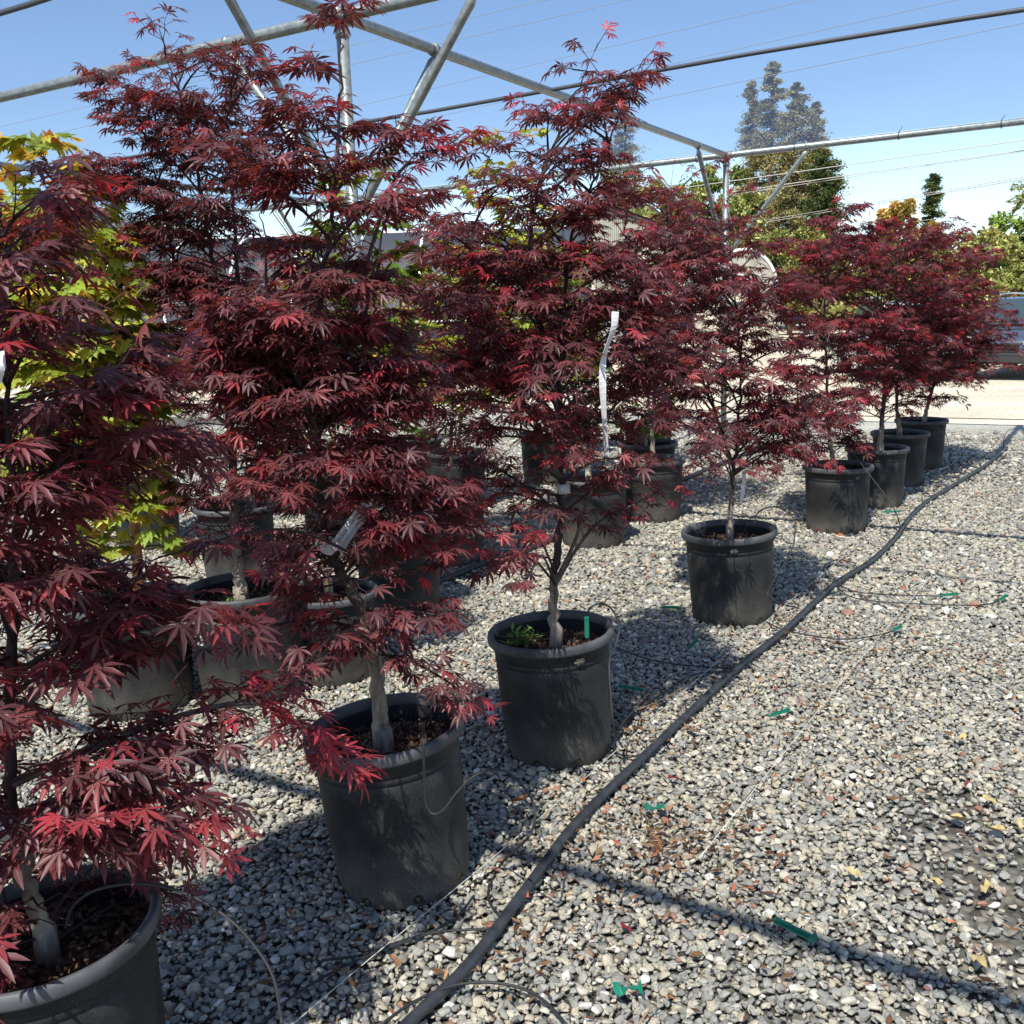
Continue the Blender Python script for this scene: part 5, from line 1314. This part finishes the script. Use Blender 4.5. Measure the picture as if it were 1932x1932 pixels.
def conifer(px, ytop, hw, D, label, kind='redwood', n=9000, name="redwood_tree", grp=None, seed=1, bare=.06, shape=1.0, size=.12, droop=.25):
    rng = np.random.default_rng(seed); b = far_pt(px, D); H = height_at(px, ytop, D); R = 1.3 * hw / F * D; n = int(n * 2.6)
    rt = empty(name, b, label, "tree", grp)
    mb = MB(); mb.tube([(0, 0, -.1), (0, 0, H * .5), (0, 0, H * .98)], [H * .022, H * .012, .02], 8, c=(1, 0, 0))
    P, Dd, Sz, Tn = [], [], [], []
    nb = 150; per = n // nb
    for i in range(nb):
        f = (i + rng.uniform()) / nb; z = H * (bare + (1 - bare) * f)
        r = R * (1.3 * (1 - f) ** .6 * (.8 + .2 * math.sin(9 * f + seed)) ** shape + .03) * rng.uniform(.55, 1.15); a = rng.uniform(0, 6.28)
        h = np.array([math.cos(a), math.sin(a), 0]); t = rng.uniform(.12, 1, per) ** .7
        sp = r * .125 * (.35 + t) + .08
        Q = np.outer(t * r, h); Q[:, 2] += z + r * (.22 * np.sin(t * 2.5)) - droop * r * t * t
        Q += rng.normal(0, 1, (per, 3)) * np.c_[sp, sp, sp * .42]
        P.append(Q); Dd.append(np.tile(h, (per, 1)) + rng.normal(0, .5, (per, 3)) + [0, 0, -.2]); Sz.append(rng.uniform(.5, 1.2, per) * size); Tn.append(np.full(per, rng.uniform(.15, .85)))
        if r > .5: mb.tube([(0, 0, z), h * r * .5 + [0, 0, z + r * .15], h * r * .9 + [0, 0, z - r * .05]], [.05, .03, .01], 4, c=(1, 0, 0))
    P = np.concatenate(P); V, Q = quads(P, np.concatenate(Dd), np.concatenate(Sz), rng, .38)
    tn = np.clip(np.concatenate(Tn) + rng.normal(0, .16, len(P)), 0, 1); C = np.repeat(np.c_[tn, rng.uniform(size=len(P)), tn * 0], 4, 0)
    mb.build("trunk", BARK_FAR, rt); link("crown", np_mesh("crown", V, [Q], C), FAR[kind], rt, False)
    return rt


def broad(px, ytop, ybot, hw, D, label, kind, n=8000, name="broadleaf_tree", grp=None, seed=1, size=.15, clumps=34, hang=0.0, cat="tree"):
    rng = np.random.default_rng(seed); b = far_pt(px, D); H = height_at(px, ytop, D); z0 = max(height_at(px, ybot, D), .2) if ybot else .3; R = hw / F * D
    rt = empty(name, b, label, cat, grp); mb = MB(); zc = (H + z0) / 2; rz = (H - z0) / 2
    cs = []
    for i in range(clumps):
        u = rng.normal(size=3); u /= np.linalg.norm(u); q = rng.uniform(.25, .95) ** .5
        c = u * q * np.array([R, R * .8, rz]) * .88; cs.append((c + [0, 0, zc], R * rng.uniform(.16, .32), rng.uniform(.1, .9)))
    P, Dd, Tn = [], [], []
    per = n // clumps
    for c, r, t in cs:
        u = rng.normal(size=(per, 3)); u /= np.linalg.norm(u, axis=1, keepdims=True); q = rng.uniform(.3, 1.05, (per, 1))
        Q = c + u * q * r * np.array([1, 1, .8 + hang]); P.append(Q); Dd.append(u + [0, 0, -hang * 3] + rng.normal(0, .6, (per, 3))); Tn.append(np.full(per, t))
        mb.tube([(0, 0, z0 * .7), (c * [.4, .4, 1] + [0, 0, z0 * .8]) / [1, 1, 1.6], c], [.09, .05, .02], 5, c=(1, 0, 0))
    mb.tube([(0, 0, -.1), (0, 0, z0), (0, 0, zc)], [R * .07, R * .05, .05], 7, c=(1, 0, 0))
    P = np.concatenate(P); Dd = np.concatenate(Dd); k = P[:, 2] > .1; P, Dd = P[k], Dd[k]; tn = np.concatenate(Tn)[k]
    V, Q = quads(P, Dd, rng.uniform(.5, 1.25, len(P)) * size, rng, .5)
    tn = np.clip(tn + rng.normal(0, .2, len(P)), 0, 1); C = np.repeat(np.c_[tn, rng.uniform(size=len(P)), tn * 0], 4, 0)
    mb.build("trunk", BARK_FAR, rt); link("crown", np_mesh("crown", V, [Q], C), FAR[kind], rt, False)
    return rt


GT = "tall redwoods behind the shade house"
conifer(1450, 118, 58, 76, "tallest redwood, its narrow spire highest behind the shade cloth", seed=3, grp=GT, n=13000)
conifer(1412, 155, 42, 78, "slender redwood hugging the left side of the tallest one", seed=5, grp=GT, n=9000)
conifer(1492, 160, 62, 74, "redwood just right of the tallest spire", seed=8, grp=GT, n=13000)
conifer(1530, 195, 46, 75, "lower redwood with ragged branches at the right of the group", seed=9, grp=GT, n=9000, shape=1.6)
conifer(1545, 285, 62, 68, "short redwood reaching widest to the right below the rail", 'dark', seed=12, grp=GT, n=10000, shape=1.5)
conifer(1182, 172, 46, 82, "lone hazy redwood seen through the cloth above the forked maple", seed=15, n=9000)
conifer(1150, 260, 52, 84, "shorter hazy conifer left of the lone redwood", 'grey', seed=16, n=8000, name="conifer_tree")
conifer(1748, 330, 32, 80, "small dark conifer with drooping side branches right of the yellow tree", 'dark', seed=18, n=6000, name="conifer_tree", shape=1.8)
broad(1345, 288, 520, 75, 62, "rounded pine filling the space left of the redwoods", 'pine', 12000, "pine_tree", seed=21)
broad(1255, 318, 540, 75, 64, "dark rounded pine behind the corrugated greenhouse", 'pine', 10000, "pine_tree", seed=22)
broad(1400, 330, 560, 55, 60, "bushy pine at the foot of the redwoods", 'pine', 11000, "pine_tree", seed=23)
broad(1490, 400, 590, 75, 58, "broad olive tree below the redwoods", 'olive', 10000, seed=24)
broad(1680, 352, 560, 52, 70, "tree covered in yellow blossom left of the small conifer", 'yellow', 11000, "flowering_tree", seed=25)
broad(1735, 405, 560, 42, 71, "lower yellow flowering tree under the small conifer", 'yellow', 7000, "flowering_tree", seed=26)
broad(1890, 395, 580, 62, 62, "round green tree at the right edge above the parked cars", 'green', 11000, seed=27)
GB = "olive bushes along the far edge of the yard"
for i, (x, yt, hw, D, l) in enumerate([(1600, 440, 70, 56, "olive bush below the yellow tree's left side"), (1700, 425, 80, 55, "olive bush straight below the yellow tree"), (1800, 415, 80, 54, "olive bush left of the round green tree"), (1865, 425, 70, 50, "olive bush in front of the round green tree"),
        (1960, 405, 70, 52, "olive bush cut by the right edge"), (1540, 470, 70, 52, "olive bush right of the arched hut"), (1760, 470, 90, 47, "low wide olive bush behind the silver car"), (1930, 480, 80, 45, "low olive bush behind the dark car"), (1640, 490, 80, 46, "low olive bush behind the seventh maple")]):
    broad(x, yt, 640, hw, D, l, 'olive', 7000, "bush", GB, 40 + i, .14, 26, cat="bush")
GL = "grey green trees in the distance at the left"
for i, (x, yt, hw, D, l) in enumerate([(40, 372, 80, 62, "feathery grey tree at the left edge behind the cloth"), (130, 335, 85, 66, "highest of the feathery grey trees at the left"), (220, 365, 80, 64, "feathery grey tree behind the tall left maple"), (310, 400, 70, 60, "low feathery grey tree right of the others"), (-60, 400, 90, 60, "feathery grey tree cut by the left edge")]):
    broad(x, yt, 600, hw, D, l, 'grey', 9000, "feathery_tree", GL, 60 + i, .13, 30, .5)
for i, (x, yt, hw, D, l) in enumerate([(60, 470, 90, 42, "olive hedge bush behind the wire fence at the left edge"), (200, 480, 90, 43, "olive hedge bush behind the wire fence near the hoop house"), (330, 470, 80, 48, "olive bush behind the left end of the hoop house")]):
    broad(x, yt, 690, hw, D, l, 'olive', 7000, "bush", None, 80 + i, .12, 26, cat="bush")
# palm
b = far_pt(1932, 58); H = height_at(1932, 360, 58); rt = empty("palm_tree", b, "palm with a thin trunk and fan crown cut by the right edge", "tree")
mb = MB(); mb.tube([(0, 0, -.1), (.1, 0, H * .5), (0, 0, H)], [.22, .16, .14], 8, c=(1, 0, 0)); mb.build("trunk", BARK_FAR, rt)
rng = np.random.default_rng(9); P, Dd = [], []
for i in range(34):
    a = rng.uniform(0, 6.28); e = rng.uniform(-.9, 1.2); d = np.array([math.cos(a) * math.cos(e), math.sin(a) * math.cos(e), math.sin(e)])
    for t in np.linspace(.2, 1, 8):
        for k in range(3): P.append(np.array([0, 0, H]) + d * t * 1.15 + [0, 0, -.35 * t * t] + rng.normal(0, .06, 3)); Dd.append(d + rng.normal(0, .5, 3))
V, Q = quads(np.array(P), np.array(Dd), np.full(len(P), .2), rng, .2); link("fronds", np_mesh("fronds", V, [Q], np.tile([.4, .5, 0], (len(V), 1))), FAR['olive'], rt, False)

# ------------------------------------------------------------------ overhead wires (levels well above the shade house)
GW = "utility wires crossing the sky"
fx = .966
def wire(x0, y0, x1, y1, z, r, lab, mtl=WIRE, ext=3):
    a, b = G(x0 * fx, y0 * fx, z), G(x1 * fx, y1 * fx, z); d = b - a; a, b = a - d * ext, b + d * ext
    P = [a + (b - a) * t - np.array([0, 0, .0 * t * (1 - t)]) for t in np.linspace(0, 1, 12)]
    mb = MB(); mb.tube(P, r, 5); tag(mb.build("utility_wire", mtl), lab, "wire", GW)
WD = simple("dull_wire", (.22, .23, .25), .6)
wire(0, 248, 1067, 0, 11, .011, "highest utility wire, leaving the top edge nearest the left", WD)
wire(0, 286, 1227, 0, 10.6, .011, "second utility wire from the top left", WD)
wire(678, 212, 1579, 0, 10.2, .011, "third utility wire from the top left", WD, 1.2)
wire(683, 266, 1869, 0, 9.8, .011, "fourth utility wire, reaching the top edge farthest right", WD, 1.2)
wire(853, 283, 2000, 45, 9.4, .012, "fifth utility wire, passing in front of the redwood tops", WD, 1.2)
wire(1340, 366, 1626, 326, 8.4, .022, "upper thin wire crossing the redwoods below the rail")
wire(1380, 382, 1640, 345, 8.0, .022, "pale wire crossing the redwoods, second below the rail")
wire(1384, 387, 1640, 349, 7.9, .016, "thin twin of the second wire across the redwoods")
wire(1430, 445, 1700, 400, 7.2, .022, "pale wire in front of the yellow flowering tree")
wire(1430, 441, 1700, 396, 7.25, .018, "thin twin of the wire in front of the yellow tree")
wire(1850, 425, 2000, 408, 6.6, .016, "lowest thin wire near the palm", WIRE, 3)

# ------------------------------------------------------------------ parked cars
def paint(name, c, metal=.5):
    m, nt, N, L, b = mat(name); b.inputs["Base Color"].default_value = (*c, 1); b.inputs["Metallic"].default_value = metal; b.inputs["Roughness"].default_value = .28
    b.inputs["Coat Weight"].default_value = .8; b.inputs["Coat Roughness"].default_value = .06; return m
GLASS = simple("car_glass", (.03, .045, .055), .06, spec=.8); TYRE = simple("tyre_rubber", (.03, .03, .03), .85, noise=.3, scale=30); RIMM = simple("alloy_rim", (.5, .5, .52), .3, .8)
LAMP = simple("clear_lamp", (.75, .76, .78), .12, .3); AMB = simple("amber_lamp", (.75, .28, .04), .2); TAIL = simple("red_tail_lamp", (.45, .02, .02), .2); TRIM = simple("black_trim", (.02, .02, .02), .5); CHR = simple("bright_trim", (.7, .7, .72), .2, .9)


def suv(name, label, c, ang, pm, L_=4.6, W_=1.86, H_=1.66):
    rt = empty(name, c, label, "car"); rt.rotation_euler = (0, 0, ang)    # +x is the front
    hl = L_ / 2
    st = [(-hl, .72, .42, .86, .95), (-hl + .08, .88, .30, .90, 1.02), (-hl + .5, .93, .24, .92, 1.05), (-.9, .93, .22, .92, 1.03), (0, .93, .22, .92, 1.01), (.7, .93, .22, .90, 1.0), (1.1, .92, .24, .86, 1.0), (hl - .5, .90, .26, .80, .93), (hl - .12, .82, .30, .70, .84), (hl, .66, .38, .60, .70)]
    mb = MB(); ring = []
    for x, w, z0, z1, z2 in st:
        ring += [(x, -w * .86, z0), (x, -w, z0 + .14), (x, -w * 1.0, (z0 + z1) / 2 + .05), (x, -w * .97, z1), (x, -w * .84, z2), (x, 0, z2 + .025), (x, w * .84, z2), (x, w * .97, z1), (x, w, (z0 + z1) / 2 + .05), (x, w, z0 + .14), (x, w * .86, z0)]
    k = 11; Fc = [(i * k + j, (i + 1) * k + j, (i + 1) * k + (j + 1) % k, i * k + (j + 1) % k) for i in range(len(st) - 1) for j in range(k)]
    Fc += [tuple(range(k)), tuple(range((len(st) - 1) * k, len(st) * k))[::-1]]; mb.add(ring, Fc); body = mb.build("body", pm, rt)
    md = body.modifiers.new("soft", 'SUBSURF'); md.levels = 1; md.render_levels = 1
    # cabin shell
    cs = [(-hl + .10, .78, 1.00, .80), (-hl + .42, .80, 1.60, .62), (-.6, .80, 1.66, .64), (.25, .80, 1.655, .64), (.45, .80, 1.62, .62), (1.30, .82, 1.0, .80)]
    def shell(sc, zc): return [(x, s * (wb if q == 0 else wt) * sc, 1.0 if q == 0 else (zt - .03) * zc) for x, wb, zt, wt in cs for q, s in ((0, -1), (1, -1), (1, 1), (0, 1))]
    mb = MB(); mb.add(shell(1, 1), [(i * 4 + j, (i + 1) * 4 + j, (i + 1) * 4 + j + 1, i * 4 + j + 1) for i in range(5) for j in range(3)]); mb.build("cabin", pm, rt, False)
    def pane(nm, V, m_=GLASS):
        mb = MB(); V = np.array(V, float); n = np.cross(V[1] - V[0], V[2] - V[0]); n /= np.linalg.norm(n)
        if n @ (V.mean(0) - [0, 0, 1.2]) < 0: n = -n
        mb.add(np.r_[V + n * .012, V - n * .01], [(0, 1, 2, 3), (7, 6, 5, 4)] + [(i, (i + 1) % 4, 4 + (i + 1) % 4, 4 + i) for i in range(4)]); return mb.build(nm, m_, rt, False)
    pane("windscreen", [(1.24, -.70, 1.06), (1.24, .70, 1.06), (.50, .56, 1.575), (.50, -.56, 1.575)])
    pane("rear_window", [(-hl + .14, -.66, 1.10), (-hl + .14, .66, 1.10), (-hl + .40, .54, 1.53), (-hl + .40, -.54, 1.53)])
    for s in (-1, 1):
        for x0, x1, x2, x3 in ((-.55, .28, .28, -.50), (.34, 1.08, .50, .34), (-1.55, -.62, -.60, -1.50)):
            pane("side_window", [(x0, s * .80, 1.08), (x1, s * .80, 1.08), (x2, s * .665, 1.55), (x3, s * .665, 1.55)])
        mb = MB(); mb.tube([(-1.7, s * .60, 1.69), (-.6, s * .62, 1.715), (.3, s * .61, 1.69)], .022, 6); mb.build("roof_rail", CHR, rt)
        mm = MB(); mm.box((.98, s * 1.03, 1.10), (.12, .22, .15)); mo = mm.build("mirror", pm, rt, False); mm = MB(); mm.box((.90, s * 1.03, 1.10), (.06, .18, .12)); mm.build("mirror_glass", GLASS, mo, False)
        hd = MB(); hd.add([(hl - .06, s * .50, .70), (hl - .30, s * .90, .74), (hl - .48, s * .90, .86), (hl - .16, s * .52, .83), (hl + .02, s * .50, .69), (hl - .22, s * .93, .73), (hl - .42, s * .93, .87), (hl - .10, s * .52, .845)],
                             [(0, 1, 2, 3), (4, 7, 6, 5), (0, 4, 5, 1), (1, 5, 6, 2), (2, 6, 7, 3), (3, 7, 4, 0)]); ho = hd.build("headlight", LAMP, rt, False)
        am = MB(); am.box((hl - .33, s * .915, .80), (.14, .05, .07)); am.build("indicator", AMB, ho, False)
        tl = MB(); tl.box((-hl + .10, s * .78, .95), (.16, .24, .20)); tl.build("tail_light", TAIL, rt, False)
        for x in (-1.38, 1.38):
            w = MB(); w.lathe([(.20, -.12), (.33, -.12), (.355, -.09), (.36, 0), (.355, .09), (.33, .12), (.20, .12)], 28); to = w.build("wheel", TYRE, rt); to.rotation_euler = (math.pi / 2, 0, 0); to.location = (x, s * .82, .36)
            w = MB(); w.lathe([(.0, .0), (.06, .02), (.20, .0), (.235, .02)], 20); ro = w.build("rim", RIMM, to); ro.location = (0, 0, -s * .11)
            for q in range(5):
                w = MB(); w.box((.12, 0, -s * .115), (.20, .05, .02), np.array(Euler((0, 0, 0)).to_matrix())); sp_ = w.build("spoke", RIMM, to, False); sp_.rotation_euler = (0, 0, q * 2 * math.pi / 5)
            ar = MB(); an_ = np.linspace(0, math.pi, 12); ar.tube([(x + .41 * math.cos(t), s * .925, .34 + .41 * math.sin(t)) for t in an_], .03, 5); ar.build("wheel_arch", TRIM, rt)
    gr = MB(); gr.box((hl - .02, 0, .62), (.06, .85, .20))
    for z in (.56, .62, .68): gr.box((hl + .015, 0, z), (.02, .8, .012))
    gr.build("grille", TRIM, rt, False)
    fb = MB(); fb.box((hl - .02, 0, .40), (.10, 1.35, .12)); fb.build("bumper", TRIM, rt, False); fb = MB(); fb.box((-hl + .02, 0, .48), (.12, 1.4, .16)); fb.build("bumper", TRIM, rt, False)
    pl = MB(); pl.box((-hl - .02, 0, .80), (.02, .32, .16)); pl.build("licence_plate", simple("plate_white", (.6, .6, .58), .5), rt, False)
    return rt


c1 = G(1790, 716, 0); d1 = math.atan2(c1[1], c1[0]); fw = np.array([math.cos(d1 + .25), math.sin(d1 + .25), 0])
suv("parked_car", "silver car seen from behind, mostly hidden by the farthest maple", c1 + fw * 2.0 + np.array([-.75, 0, 0]), d1 + .25, paint("silver_paint", (.46, .50, .54)))
c2 = G(1888, 713, 0); d2 = math.atan2(-c2[1], -c2[0]) - .30; bw = np.array([math.cos(d2), math.sin(d2), 0])
suv("parked_car", "dark blue car facing forward with amber headlight corner at the right edge", c2 - bw * 1.9, d2, paint("dark_blue_paint", (.07, .09, .13)))
